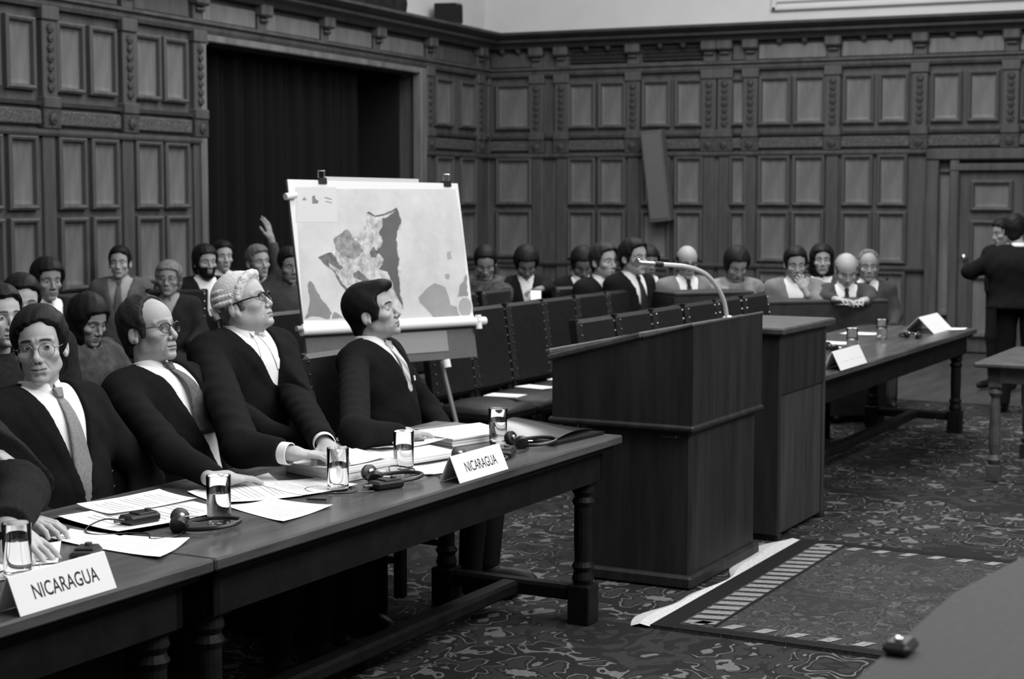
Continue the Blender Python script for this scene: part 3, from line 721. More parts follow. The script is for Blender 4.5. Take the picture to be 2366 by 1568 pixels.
print_poly([(1.002, 0.716), (0.999, 0.732), (0.992, 0.748), (0.983, 0.76), (0.971, 0.77), (0.958, 0.776), (0.945, 0.778), (0.932, 0.775), (0.92, 0.768), (0.911, 0.757), (0.904, 0.744), (0.901, 0.728), (0.901, 0.712), (0.904, 0.695), (0.911, 0.68), (0.92, 0.667), (0.931, 0.658), (0.944, 0.652), (0.958, 0.65), (0.97, 0.653), (0.982, 0.659), (0.992, 0.67), (0.999, 0.683), (1.002, 0.699)], 0.0078, 0.68, 'printed_ring', None)
print_poly([(0.994, 0.715), (0.991, 0.73), (0.986, 0.743), (0.978, 0.754), (0.968, 0.762), (0.957, 0.767), (0.946, 0.769), (0.935, 0.766), (0.925, 0.76), (0.917, 0.751), (0.912, 0.74), (0.909, 0.726), (0.909, 0.712), (0.912, 0.698), (0.917, 0.685), (0.925, 0.674), (0.935, 0.665), (0.945, 0.66), (0.957, 0.659), (0.967, 0.661), (0.977, 0.667), (0.985, 0.676), (0.991, 0.688), (0.994, 0.701)], 0.0083, 0.4, 'printed_disc', None)
# rods, clips, knobs and legs of the easel
RODW = mat('white_rod', 0.85, 0.5, 0.4)
MB().tube([bpt(-0.03, 0.80, 0.02), bpt(1.015, 0.80, 0.02)], 0.024, 12).build('map_rod', RODW, easel, True)
MB().tube([bpt(-0.02, 0.775, 0.012), bpt(0.99, 0.775, 0.012)], 0.012, 10).build('upper_rod', RODW, easel, True)
MB().tube([bpt(-0.055, 0.785, 0.02), bpt(-0.02, 0.785, 0.02)], 0.014, 10).build('rod_end', mat('rod_end_grey', 0.35, 0.4, 0.4), easel, True)
MB().tube([bpt(0.995, 0.80, 0.03), bpt(1.05, 0.80, 0.03)], 0.024, 10).build('rod_end', RODW, easel, True)
MB().tube([bpt(1.008, 0.765, 0.035), bpt(1.004, 0.845, 0.035)], 0.018, 10).build('rod_cross_piece', RODW, easel, True)
MB().tube([bpt(-0.035, 0.095, 0.02), bpt(0.02, 0.085, 0.02)], 0.018, 10).build('side_knob', RODW, easel, True)
bbox(0.21, 0.76, -0.022, 0.0, -0.012, -0.002, 'backing_board', mat('pale_board_edge', 0.55, 0.8, 0.2))
for s in (0.185, 0.93):
    c = bbox(s-0.022, s+0.022, -0.012, 0.02, -0.022, 0.014, 'clip', BLACK)
    v = [bpt(s-0.016, -0.01, 0), bpt(s-0.018, -0.05, 0.008), bpt(s+0.018, -0.05, 0.008), bpt(s+0.016, -0.01, 0)]
    MB().tube(v, 0.004, 6).build('clip_handle', CHROME, c)
def leg(s, t0, foot, name='leg'):
    a = Vector(bpt(s, t0, -0.035)); MB().tube([a, Vector(foot)], 0.013, 10).build(name, mat('easel_metal', 0.30, 0.35, 0.5, metal=0.5), easel, True)
f0 = MC + MN*0.12
def flr(v): return (v.x-MC.x, v.y-MC.y, 0.0)
leg(0.78, 0.9, flr(MC + MR*0.40 + MN*0.28)); leg(0.22, 0.9, flr(MC - MR*0.40 + MN*0.28)); leg(0.5, 0.3, flr(MC - MN*0.55), 'rear_leg')
MB().tube([bpt(0.775, 1.005, 0.03), bpt(0.775, 1.05, 0.035)], 0.022, 10).build('leg_knob', RODW, easel, True)
# ------------------------------------------------------------------ things on the tables
TZ = 0.761
def tent_card(x0, y0, length, text, label, size, h=0.085, dep=0.075, rz=0.0, cat='nameplate', bold=0.0, sx=0.9):
    o = empty('nameplate', court(x0, y0, TZ), CA + rz, label, cat, 'country nameplates')
    th = 0.002; sl = math.hypot(h, dep/2)
    for nm, sg in (('front_face', -1), ('back_face', 1)):
        v = [(0, sg*dep/2, 0), (length, sg*dep/2, 0), (length, 0, h), (0, 0, h), (0, sg*dep/2+sg*th, 0), (length, sg*dep/2+sg*th, 0), (length, sg*th, h+0.001), (0, sg*th, h+0.001)]
        MB().add(v, [(0, 1, 2, 3), (7, 6, 5, 4), (0, 4, 5, 1), (1, 5, 6, 2), (2, 6, 7, 3), (3, 7, 4, 0)]).build(nm, CARD, o)
    if text:
        me = text_mesh(text, size, sx=sx, bold=bold); lo = link('lettering', me, INK, o)
        ang = math.atan2(h, dep/2)
        lo.matrix_local = Matrix.Translation((length/2 + 0.005, -dep/4 - th - 0.0012, h/2 - 0.002)) @ Matrix.Rotation(ang, 4, 'X')
    return o
tent_card(2.665, 2.735, 0.315, 'NICARAGUA', 'large white tent nameplate reading NICARAGUA at the lower left', 0.050, bold=0.0006, sx=0.74)
tent_card(4.625, 2.735, 0.335, 'NICARAGUA', 'white tent nameplate reading NICARAGUA near the middle of the table front', 0.050, bold=0.0002, sx=0.74)
tent_card(8.66, 2.705, 0.50, 'UNITED STATES OF AMERICA', 'white tent nameplate with lettering on the far table', 0.034, h=0.10, dep=0.10)
tent_card(11.30, 2.92, 0.52, None, 'large blank-looking white tent card at the end of the far table', 0.05, h=0.11, dep=0.22)

def tumbler(x, y, label, level=0.6, h=0.138, r=0.036):
    o = empty('water_glass', court(x, y, TZ), 0, label, 'glass', 'water glasses')
    n = 28; base = 0.012
    outer = [(r*0.9, 0), (r*0.94, 0.003), (r*0.95, base), (r, h-0.002), (r-0.0006, h)]
    inner = [(r-0.0012, h-0.001), (r*0.95-0.0012, base+0.004), (r*0.85, base), (0.0005, base-0.001)]
    b = MB(); prof = [(0.0005, 0)] + outer + inner; b.lathe(prof, n); b.build('tumbler', GLASS, o, True)
    ri = lambda z: (r*0.95 + (r*0.05)*(z-base)/(h-base)) - 0.0009
    zl = base + (h-base)*level
    MB().lathe([(0.0005, base-0.0005), (r*0.84, base+0.0005), (ri(base+0.004), base+0.0045), (ri(zl), zl), (0.0005, zl)], n).build('water', WATER, o, True)
    return o
tumbler(2.945, 2.985, 'water glass behind the nearest nameplate at the left frame edge', 0.66)
tumbler(3.735, 2.985, 'water glass beside the first headset, with papers on both sides', 0.60)
tumbler(4.335, 2.98, 'water glass on a saucer beside the document stack', 0.50)
tumbler(4.755, 2.995, 'water glass behind the middle headset and in front of papers', 0.50)
tumbler(5.445, 3.005, 'half-full water glass near the black folder at the table end', 0.60)
sc_ = empty('saucer', court(4.335, 2.98, TZ-0.0009), 0, 'thin dark coaster ring under the third water glass', 'coaster')
MB().lathe([(0.045, 0), (0.062, 0.001), (0.064, 0.0025), (0.060, 0.0025), (0.044, 0.0012)], 28, caps=False).build('ring', mat('dark_coaster', 0.03, 0.3, 0.5), sc_, True)
far = [(8.75, 3.10), (9.25, 3.05), (9.95, 2.98), (10.75, 3.02), (9.0, 3.3)]
for i, (x, y) in enumerate(far):
    tumbler(x, y, ('empty glass nearest the lectern on the far table', 'glass behind the far nameplate', 'glass in the middle of the far table beside papers', 'glass just left of the large white tent card on the far table', 'glass at the back edge of the far table')[i], 0.2+0.1*i, h=0.13)

def paper_quad(name, pts, z, label, group='papers on the table', curl=0.004, m=PAPER, n=9, cat='paper', th=0.0008, lines=True):
    """sheet through four court corners, slightly wavy"""
    c = [sum(p[0] for p in pts)/4, sum(p[1] for p in pts)/4]
    o = empty(name, court(c[0], c[1], z), CA, label, cat, group)
    a, b_, d, e = [Vector((p[0]-c[0], p[1]-c[1], 0)) for p in pts]
    ph = random.uniform(0, 6)
    def fn(s, t_):
        p = a.lerp(b_, s).lerp(e.lerp(d, s), t_); w = abs(2*s-1)**3*abs(2*t_-1)**1.5
        return (p.x, p.y, 0.0006 + curl*(w + 0.15*(1+math.sin(ph+s*4+t_*3))*w) + th)
    g = MB(); g.grid(fn, n, n); ob = g.build('sheet', m, o)
    if lines and pts:
        t = MB()
        for k in range(13):
            t0 = 0.14 + k*0.058
            if k in (4, 9): continue
            s1 = 0.86 - 0.12*random.random()
            p0, p1, p2, p3 = fn(0.14, t0), fn(s1, t0), fn(s1, t0+0.009), fn(0.14, t0+0.009)
            t.add([(q[0], q[1], q[2]+0.0010) for q in (p0, p1, p2, p3)], [(0, 1, 2, 3)])
        tag(t.build('typed_lines', mat('typed_grey', 0.66, 0.8, 0.1), o), kind='stuff')
    return o
def stack(name, pts, z, hgt, label, n=6, cat='document', group='documents on the table', m=None):
    """thick document: cover, page block"""
    c = [sum(p[0] for p in pts)/4, sum(p[1] for p in pts)/4]
    o = empty(name, court(c[0], c[1], z), CA, label, cat, group)
    loc = [(p[0]-c[0], p[1]-c[1]) for p in pts]
    k = 5
    for i in range(k):
        jx, jy = random.uniform(-.004, .004), random.uniform(-.004, .004)
        MB().prism([(x+jx, y+jy) for x, y in loc], hgt*i/k + 0.0006, hgt*(i+1)/k, None).build('page_block' if i < k-1 else 'top_page', m or PAPER, o)
    return o
paper_quad('paper_sheet', [(2.80, 3.05), (2.98, 3.35), (3.30, 3.18), (3.02, 2.93)], TZ, 'white page under the hand and controller at the left frame edge')
paper_quad('paper_sheet', [(3.267, 2.806), (3.31, 3.235), (3.43, 3.27), (3.49, 2.89)], TZ+0.0012, 'white page lying between the two black controllers at the left', curl=0.006)
paper_quad('paper_sheet', [(3.46, 3.12), (3.549, 3.43), (3.98, 3.36), (3.87, 3.05)], TZ+0.004, 'white page under the first headset with fine typing')
bd = stack('folder', [(3.44, 3.10), (3.53, 3.44), (3.80, 3.40), (3.75, 3.06)], TZ, 0.003, 'flat dark folder under the headset papers', m=mat('dark_folder', 0.03, 0.5, 0.4), cat='folder')
paper_quad('paper_sheet', [(3.63, 3.30), (3.70, 3.50), (4.02, 3.45), (3.95, 3.24)], TZ+0.0085, 'white page in front of the bald man with spectacles')
paper_quad('paper_sheet', [(3.813, 2.813), (3.93, 3.113), (4.10, 3.06), (4.097, 2.835)], TZ, 'white page near the table edge right of the second glass')
paper_quad('paper_sheet', [(3.95, 3.16), (4.06, 3.37), (4.46, 3.35), (4.17, 3.00)], TZ+0.0014, 'typed white page beside the document stack')
paper_quad('paper_sheet', [(4.17, 3.00), (4.30, 3.30), (4.50, 3.12), (4.42, 2.96)], TZ+0.0028, 'white page partly under the third water glass')
stack('document_stack', [(4.44, 3.05), (4.54, 3.34), (4.86, 3.26), (4.72, 3.00)], TZ, 0.045, 'thick stack of white documents in front of the wigged man')
paper_quad('paper_sheet', [(4.40, 3.07), (4.50, 3.38), (4.82, 3.28), (4.70, 3.02)], TZ+0.048, 'loose white page on top of the thick document stack', curl=0.008)
stack('document_stack', [(4.80, 3.05), (4.92, 3.40), (5.25, 3.30), (5.10, 2.97)], TZ, 0.022, 'lower stack of white documents behind the fourth glass')
paper_quad('paper_sheet', [(4.95, 3.20), (5.05, 3.50), (5.40, 3.40), (5.26, 3.12)], TZ+0.0255, 'white page with a pen on it in front of the dark-haired man', curl=0.012)
stack('document_stack', [(5.30, 3.12), (5.40, 3.38), (5.75, 3.26), (5.60, 3.04)], TZ, 0.030, 'white bound document near the last glass')
paper_quad('paper_sheet', [(4.70, 2.86), (4.80, 3.02), (5.00, 2.95), (4.92, 2.80)], TZ, 'white page behind the middle nameplate', lines=False)
paper_quad('grey_paper_sheet', [(5.55, 3.24), (5.62, 3.50), (5.86, 3.44), (5.84, 3.16)], TZ+0.0012, 'grey sheet at the far corner of the table by the glass', m=mat('grey_paper', 0.20, 0.8, 0.2), lines=False)
fo = stack('leather_folder', [(5.50, 2.80), (5.56, 3.08), (5.88, 3.10), (5.87, 2.76)], TZ, 0.012, 'shiny black leather folder at the end of the table', m=mat('folder_leather', 0.02, 0.2, 0.6), cat='folder')
fl = MB(); fl.grid(lambda s, t_: (-0.16+0.36*s, -0.12+0.28*t_, 0.014+0.05*math.sin(math.pi*s)*(0.3+0.7*t_)), 12, 6); fl.build('curved_flap', MATS['folder_leather'], fo, True)
pen = empty('pen', court(5.12, 3.20, TZ+0.036), CA - 0.55, 'black and clear ballpoint pen on the white page', 'pen')
MB().tube([(-0.07, 0, 0.004), (0.0, 0, 0.004)], 0.004, 8).build('clear_barrel', mat('pen_clear', 0.5, 0.2, 0.5), pen, True)
MB().tube([(0.0, 0, 0.004), (0.06, 0, 0.004)], 0.0045, 8).build('cap', BLACK, pen, True)
pc = empty('pencil', court(4.155, 2.935, TZ), CA + 1.9, 'short dark pencil lying by the third glass', 'pencil')
MB().tube([(-0.03, 0, 0.003), (0.03, 0, 0.003), (0.037, 0, 0.003)], [0.003, 0.003, 0.0005], 6).build('shaft', BLACK, pc)
for i, (x, y, a) in enumerate([(8.62, 3.18, 0.2), (9.05, 3.12, -0.2), (9.55, 3.22, 0.3), (10.3, 3.2, 0.1), (11.1, 3.25, -0.1), (12.0-0.2, 2.85, 0.0)]):
    paper_quad('paper_sheet', [(x-0.10, y-0.14), (x-0.12, y+0.13), (x+0.11, y+0.14), (x+0.10, y-0.13)], TZ, ('white page nearest the lectern on the far table', 'white page behind the nameplate on the far table', 'white page beside the middle glass on the far table', 'white page on the far table before the large tent card', 'white page at the back of the far table', 'white page at the far end of the far table')[i], 'papers on the far table', lines=False)

# interpretation headsets and receiver boxes
def headset(x, y, rz, label, scale=1.0):
    o = empty('headset', court(x, y, TZ), CA + rz, label, 'headset', 'interpretation headsets')
    arc = [(0.085*math.cos(a)+0.05, 0.075*math.sin(a), 0.016+0.006*math.cos(a)) for a in np.linspace(-2.6, 2.6, 28)]
    MB().tube(arc, 0.0065, 8).build('headband', BLACK, o, True)
    for sg, z in ((1, 0.030), (-1, 0.022)):
        M = Matrix.Translation((-0.035, sg*0.036, z)) @ Matrix.Rotation(sg*math.radians(70), 4, 'X') @ Matrix.Rotation(math.radians(15), 4, 'Y')
        e = MB().lathe([(0.012, -0.018), (0.024, -0.014), (0.028, 0.0), (0.026, 0.010), (0.012, 0.013)], 18, M).build('ear_cup', BLACK, o, True)
        MB().lathe([(0.010, 0.0125), (0.010, 0.019), (0.004, 0.021)], 12, M).build('chrome_pivot', CHROME, e, True)
        MB().tube([(M @ Vector((0.01, 0, 0.016))), (M @ Vector((0.05, 0.0, 0.02)))], 0.0022, 6).build('yoke', CHROME, e, True)
    return o
def receiver(x, y, rz, label, z=TZ):
    o = empty('receiver_box', court(x, y, z), CA + rz, label, 'receiver', 'interpretation receivers')
    MB().box(-0.055, 0.055, -0.032, 0.032, 0.0, 0.026, 0.007).build('case', BLACK, o)
    MB().box(-0.02, 0.045, -0.026, 0.026, 0.025, 0.031, 0.004).build('raised_panel', BLACK, o)
    MB().lathe([(0.010, 0.031), (0.010, 0.037), (0.006, 0.038)], 12, Matrix.Translation((0.03, 0, 0))).build('dial', mat('dial_grey', 0.08, 0.4, 0.5), o, True)
    MB().tube([(-0.055, 0, 0.014), (-0.085, 0.004, 0.014)], 0.005, 8).build('plug', mat('plug_grey', 0.10, 0.4, 0.5), o, True)
    return o
def cable(pts, label):
    """thin cord lying on the table"""
    P = [Vector((*p, 0)) if len(p) == 2 else Vector(p) for p in pts]; c = P[0]
    o = empty('audio_cable', court(c.x, c.y, TZ), CA, label, 'cable', 'headset cables')
    MB().tube(smoothp([Vector((p.x-c.x, p.y-c.y, (p.z if p.z else 0.0035))) for p in P], 8), 0.0022, 6).build('cord', BLACK, o, True)
headset(3.615, 2.985, -0.9, 'black headset with chrome pivots beside the second glass')
receiver(3.60, 3.165, -0.2, 'black receiver box lying on the papers by the first headset', TZ+0.0068)
receiver(3.185, 2.985, 0.5, 'black receiver box just behind the nearest nameplate')
headset(4.52, 2.93, -0.7, 'black headset beside the third glass with crossed cords')
receiver(4.44, 2.865, -0.35, 'black receiver box in front of the middle headset')
headset(4.98, 2.865, -1.0, 'black headset behind the middle nameplate')
receiver(5.20, 2.84, 0.3, 'black receiver box between the nameplate and the leather folder')
headset(5.44, 2.89, -0.5, 'black headset tangled beside the last glass')
headset(10.9, 2.86, 0.4, 'black headset at the foot of the large tent card on the far table')
receiver(9.6, 2.93, 0.2, 'black receiver box on the far table behind the nameplate')
headset(8.85, 2.93, 0.7, 'black headset beside the nameplate on the far table')
headset(9.75, 3.02, -0.7, 'black headset between the glasses on the far table')
cable([(3.53, 3.13, 0.02), (3.50, 3.20, 0.03), (3.44, 3.22, 0.012), (3.42, 3.17), (3.50, 3.06), (3.45, 2.99), (3.53, 2.96), (3.60, 3.00, 0.015)], 'thin black cord looping from the first receiver to the headset')
cable([(3.13, 2.96), (3.08, 3.02), (2.98, 3.06), (2.88, 3.02)], 'thin black cord running behind the nearest glass')
cable([(4.36, 2.86), (4.30, 2.90), (4.24, 3.0), (4.30, 3.08), (4.40, 3.03), (4.48, 2.96, 0.02)], 'thin black cord circling the third glass')
cable([(4.60, 2.94), (4.66, 2.99, 0.03), (4.70, 2.92, 0.02), (4.62, 2.88, 0.015), (4.72, 2.85), (4.68, 2.80)], 'knotted black cord right of the middle headset')
cable([(5.05, 2.80), (5.14, 2.80), (5.18, 2.86), (5.30, 2.82), (5.42, 2.86)], 'black cord in front of the last glass')
# ------------------------------------------------------------------ implicit-surface modelling for people
f32 = np.float32
def smin(a, b, k):
    h = np.clip(0.5 + 0.5*(b-a)/k, 0, 1); return b + (a-b)*h - k*h*(1-h)
def smax(a, b, k): return -smin(-a, -b, k)
def ell(P, c, r, R=None):
    x, y, z = P[0]-c[0], P[1]-c[1], P[2]-c[2]
    if R is not None:
        x, y, z = (R[0][0]*x+R[1][0]*y+R[2][0]*z, R[0][1]*x+R[1][1]*y+R[2][1]*z, R[0][2]*x+R[1][2]*y+R[2][2]*z)
    k0 = np.sqrt((x/r[0])**2+(y/r[1])**2+(z/r[2])**2)+1e-9
    k1 = np.sqrt((x/r[0]**2)**2+(y/r[1]**2)**2+(z/r[2]**2)**2)+1e-9
    return k0*(k0-1)/k1
def sph(P, c, r): return np.sqrt((P[0]-c[0])**2+(P[1]-c[1])**2+(P[2]-c[2])**2)-r
def cap(P, a, b, ra, rb=None):
    rb = ra if rb is None else rb
    ba = [b[i]-a[i] for i in range(3)]; L2 = sum(q*q for q in ba)+1e-12
    t = np.clip(((P[0]-a[0])*ba[0]+(P[1]-a[1])*ba[1]+(P[2]-a[2])*ba[2])/L2, 0, 1)
    return np.sqrt((P[0]-a[0]-ba[0]*t)**2+(P[1]-a[1]-ba[1]*t)**2+(P[2]-a[2]-ba[2]*t)**2)-(ra+(rb-ra)*t)
def surface_nets(fn, lo, hi, h):
    """continuous quad surface of fn = 0 inside the box lo..hi"""
    n = [int(math.ceil((hi[i]-lo[i])/h))+1 for i in range(3)]
    ax = [np.arange(n[i], dtype=f32)*f32(h)+f32(lo[i]) for i in range(3)]
    P = (ax[0][:, None, None], ax[1][None, :, None], ax[2][None, None, :])
    F = np.broadcast_to(fn(P), n).astype(f32)
    S = F < 0
    c = [S[:-1, :-1, :-1], S[1:, :-1, :-1], S[:-1, 1:, :-1], S[1:, 1:, :-1], S[:-1, :-1, 1:], S[1:, :-1, 1:], S[:-1, 1:, 1:], S[1:, 1:, 1:]]
    cnt = sum(q.astype(np.int8) for q in c); mask = (cnt > 0) & (cnt < 8)
    I = np.argwhere(mask)
    if len(I) == 0: return np.zeros((0, 3)), np.zeros((0, 4), int)
    idx = -np.ones(mask.shape, np.int64); idx[mask] = np.arange(len(I))
    off = np.array([[0,0,0],[1,0,0],[0,1,0],[1,1,0],[0,0,1],[1,0,1],[0,1,1],[1,1,1]])
    val = np.stack([F[I[:,0]+o[0], I[:,1]+o[1], I[:,2]+o[2]] for o in off], 1)
    acc = np.zeros((len(I), 3)); num = np.zeros(len(I))
    for a, b in ((0,1),(2,3),(4,5),(6,7),(0,2),(1,3),(4,6),(5,7),(0,4),(1,5),(2,6),(3,7)):
        va, vb = val[:, a], val[:, b]; m = (va < 0) != (vb < 0)
        t = np.where(m, va/np.where(m, va-vb, 1), 0)
        acc += np.where(m[:, None], off[a]+(off[b]-off[a])*t[:, None], 0); num += m
    V = (I + acc/num[:, None])*h + np.array(lo)
    Q = []
    for a in range(3):
        b, d = (a+1) % 3, (a+2) % 3
        s0 = [slice(None)]*3; s1 = [slice(None)]*3; s0[a] = slice(0, -1); s1[a] = slice(1, None)
        for x in (b, d): s0[x] = slice(1, -1); s1[x] = slice(1, -1)
        A, B = S[tuple(s0)], S[tuple(s1)]
        for (m, flip) in ((A & ~B, False), (~A & B, True)):
            J = np.argwhere(m)
            if not len(J): continue
            J[:, b] += 1; J[:, d] += 1
            def ix(db, dd):
                K = J.copy(); K[:, b] -= db; K[:, d] -= dd; return idx[K[:,0], K[:,1], K[:,2]]
            q = np.stack([ix(1,1), ix(0,1), ix(0,0), ix(1,0)], 1)
            Q.append(q[:, ::-1] if flip else q)
    Q = np.concatenate(Q); Q = Q[(Q >= 0).all(1)]
    return V, Q
def np_mesh(name, V, Q, tone=None, smooth_it=0):
    if smooth_it:
        n = len(V); E = np.concatenate([Q[:, [0,1]], Q[:, [1,2]], Q[:, [2,3]], Q[:, [3,0]]])
        for _ in range(smooth_it):
            s = np.zeros_like(V); k = np.zeros(n)
            np.add.at(s, E[:,0], V[E[:,1]]); np.add.at(k, E[:,0], 1); np.add.at(s, E[:,1], V[E[:,0]]); np.add.at(k, E[:,1], 1)
            V = V*0.5 + 0.5*s/np.maximum(k, 1)[:, None]
    me = bpy.data.meshes.new(name); me.vertices.add(len(V)); me.vertices.foreach_set('co', np.ascontiguousarray(V, f32).ravel())
    me.loops.add(len(Q)*4); me.loops.foreach_set('vertex_index', np.ascontiguousarray(Q, np.int32).ravel())
    me.polygons.add(len(Q)); me.polygons.foreach_set('loop_start', np.arange(0, len(Q)*4, 4, dtype=np.int32))
    try: me.polygons.foreach_set('loop_total', np.full(len(Q), 4, np.int32))
    except Exception: pass
    me.update(calc_edges=True); me.validate()
    if tone is not None:
        a = me.attributes.new('tone', 'FLOAT', 'POINT'); a.data.foreach_set('value', np.ascontiguousarray(tone, f32))
    me.shade_smooth()
    return me
def rotm(yaw=0, pitch=0, roll=0):
    """head turned left by yaw, tilted up by pitch, leaned to its right by roll (radians)"""
    return Matrix.Rotation(yaw, 3, 'Z') @ Matrix.Rotation(-pitch, 3, 'Y') @ Matrix.Rotation(roll, 3, 'X')
def to_np(M): return np.array([list(r) for r in M])

# -- head: forward +X, left +Y, up +Z, origin between the eyes' level and the ears
def head_base(P, w=1.0, jaw=1.0, fat=0.0):
    d = ell(P, (-0.014, 0, 0.030), (0.098, 0.077*w, 0.090))
    d = smin(d, ell(P, (0.032, 0, 0.030), (0.060, 0.061*w, 0.066)), 0.02)
    d = smin(d, ell(P, (0.030, 0, -0.040), (0.060, 0.058*w+fat*0.4, 0.078)), 0.02)
    d = smin(d, ell(P, (0.030, 0, -0.086), (0.054, (0.042+fat*0.5)*jaw, 0.032)), 0.02)
    return d
def head_sdf(P, o):
    w, jaw, fat = o.get('w', 1.0), o.get('jaw', 1.0), o.get('fat', 0.0)
    d = head_base(P, w, jaw, fat)
    ay = np.abs(P[1]); Q = (P[0], ay, P[2])
    d = smin(d, sph(Q, (0.002, 0.043*jaw+fat*0.4, -0.066), 0.018+fat*0.3), 0.03)
    d = smin(d, ell(Q, (0.078, 0, -0.104), (0.019, 0.026, 0.017)), 0.018)
    d = smin(d, ell(Q, (0.058, 0.043, -0.030), (0.026, 0.022, 0.018)), 0.018)
    d = smin(d, cap(Q, (0.088, 0.008, 0.020), (0.066, 0.047, 0.017), 0.0085, 0.007), 0.012)
    d = smin(d, ell(P, (0.076, 0, -0.070), (0.026, 0.031, 0.026)), 0.018)
    d = smax(d, -ell(Q, (0.101, 0.031, -0.002), (0.021, 0.017, 0.0125)), 0.011)
    # lids and eyeball swelling
    d = smin(d, sph(Q, (0.0715, 0.0315, -0.001), 0.0126), 0.004)
    nl = o.get('nose', 1.0)
    d = smin(d, cap(P, (0.084, 0, 0.012), (0.082+0.026*nl, 0, -0.032), 0.0070, 0.0098), 0.012)
    d = smin(d, sph(P, (0.082+0.026*nl, 0, -0.0375), 0.0112), 0.008)
    d = smin(d, sph(Q, (0.094+0.004*nl, 0.0125, -0.044), 0.0088), 0.007)
    d = smax(d, -cap(Q, (0.098+0.006*nl, 0.0062, -0.060), (0.096+0.006*nl, 0.0070, -0.047), 0.0036), 0.003)
    # lips
    sm = o.get('smile', 0.0)
    d = smin(d, cap(Q, (0.0965, 0.0, -0.0700), (0.084, 0.024, -0.0735+sm*0.7), 0.0050, 0.003), 0.006)
    d = smin(d, cap(Q, (0.0955, 0.0, -0.0800), (0.084, 0.022, -0.0765+sm*0.7), 0.0060, 0.003), 0.006)
    sm = o.get('smile', 0.0)
    d = smax(d, -cap(Q, (0.1045, 0.0, -0.0745), (0.0905, 0.025, -0.0745+sm), 0.0030, 0.0026), 0.0035)
    d = smax(d, -cap(Q, (0.0990, 0.0, -0.0915), (0.0935, 0.014, -0.091), 0.003), 0.012)
    # nasolabial fold
    d = smax(d, -cap(Q, (0.092, 0.021, -0.050), (0.079, 0.036, -0.076), 0.0022), 0.008)
    # ears
    er = rotm(math.radians(-22), math.radians(-8), 0); er = to_np(er)
    e = ell(Q, (-0.012, 0.079*w+fat*0.3, -0.014), (0.021, 0.0075, 0.033), er)
    e = smax(e, -ell(Q, (-0.007, 0.0885*w+fat*0.3, -0.010), (0.0125, 0.009, 0.021), er), 0.003)
    e = smin(e, ell(Q, (-0.003, 0.081*w+fat*0.3, -0.037), (0.009, 0.006, 0.010)), 0.006)
    e = smin(e, cap(Q, (-0.016, 0.083*w+fat*0.3, -0.020), (-0.013, 0.084*w+fat*0.3, 0.004), 0.0035), 0.004)
    d = smin(d, e, 0.006)
    return d
def face_tone(V, o):
    """brows, lips, shaved beard in own colours; shade of mouth line and nostrils painted in"""
    x, y, z = V[:,0], V[:,1], V[:,2]; ay = np.abs(y); t = np.ones(len(V))
    hb = o.get('brow', 0.12)
    arc = 0.0225 - 9.0*(ay-0.026)**2
    b = np.exp(-((z-arc)/0.0050)**4)*(1/(1+np.exp((0.012-ay)/0.0015)))*(1/(1+np.exp((ay-0.049)/0.0015)))*(x > 0.05)
    t = t*(1-b*(1-hb))
    lip = np.exp(-((z+0.0745)/0.0085)**4)*(ay < 0.024-np.abs(z+0.0745)*0.7)*(x > 0.075)
    t = t*(1-lip*0.28)
    sm = o.get('smile', 0.0)*np.clip(ay/0.025, 0, 1)
    slit_shade = np.exp(-((z+0.0745-sm)/0.0017)**2)*(ay < 0.026)*(x > 0.074)  # crease shade between the lips, painted as a dark line
    t = t*(1-slit_shade*0.7)
    nost_shade = ((ay-0.0066)**2+(z+0.050)**2 < 0.0042**2)*(x > 0.092)  # shade inside the nostrils, put into the skin tone
    t = np.where(nost_shade, t*0.3, t)
    bd = o.get('beard', 0.0)
    if bd:
        m = (1/(1+np.exp((z+0.052)/0.006)))*(x > 0.0)*(ay > -1)*(1/(1+np.exp((-0.135-z)/0.01)))
        m = np.maximum(m*(np.abs(z+0.0745) > 0.007), ((z < -0.052)*(z > -0.068)*(ay < 0.026)*(x > 0.08)))
        t = t*(1-m*bd)
    return t
# -- hand: wrist at origin, fingers +X, palm -Z, thumb +Y (right hand)
def hand_sdf(P, curl=0.35, spread=0.12, thumb=0.5):
    d = ell(P, (0.048, 0.0, 0.0), (0.052, 0.040, 0.0155))
    d = smin(d, cap(P, (-0.05, 0, 0.002), (0.02, 0, 0.0), 0.026, 0.026), 0.02)
    lens = [(0.030, 0.042, 0.026, 0.020), (0.011, 0.048, 0.030, 0.022), (-0.010, 0.044, 0.028, 0.021), (-0.029, 0.034, 0.022, 0.018)]
    for i, (y, l1, l2, l3) in enumerate(lens):
        a = (1.5-i)*spread; x0 = 0.086 - 0.006*abs(i-1)
        p = np.array([x0, y, 0.002]); ang = 0.1
        for j, (l, r) in enumerate(((l1, 0.0092), (l2, 0.0082), (l3, 0.0072))):
            q = p + l*np.array([math.cos(a)*math.cos(ang), math.sin(a)*math.cos(ang), -math.sin(ang)])
            d = smin(d, cap(P, p, q, r, r-0.0008), 0.005 if j == 0 else 0.003); p = q; ang += curl*(0.9 if j == 0 else 1.1)
    p = np.array([0.018, 0.026, -0.004])
    for (l, r, a, e) in ((0.040, 0.0125, 0.75*thumb+0.35, -0.15), (0.032, 0.0100, 0.55*thumb+0.15, -0.25), (0.026, 0.0088, 0.35*thumb, -0.3)):
        q = p + l*np.array([math.cos(a), math.sin(a), e]); d = smin(d, cap(P, p, q, r, r-0.0008), 0.008); p = q
    return d
HANDS = {}
def hand_vq(h, curl, spread, thumb):
    k = (h, curl, spread, thumb)
    if k not in HANDS: HANDS[k] = surface_nets(lambda P: hand_sdf(P, curl, spread, thumb), (-0.085, -0.075, -0.11), (0.225, 0.095, 0.035), h)
    return HANDS[k]

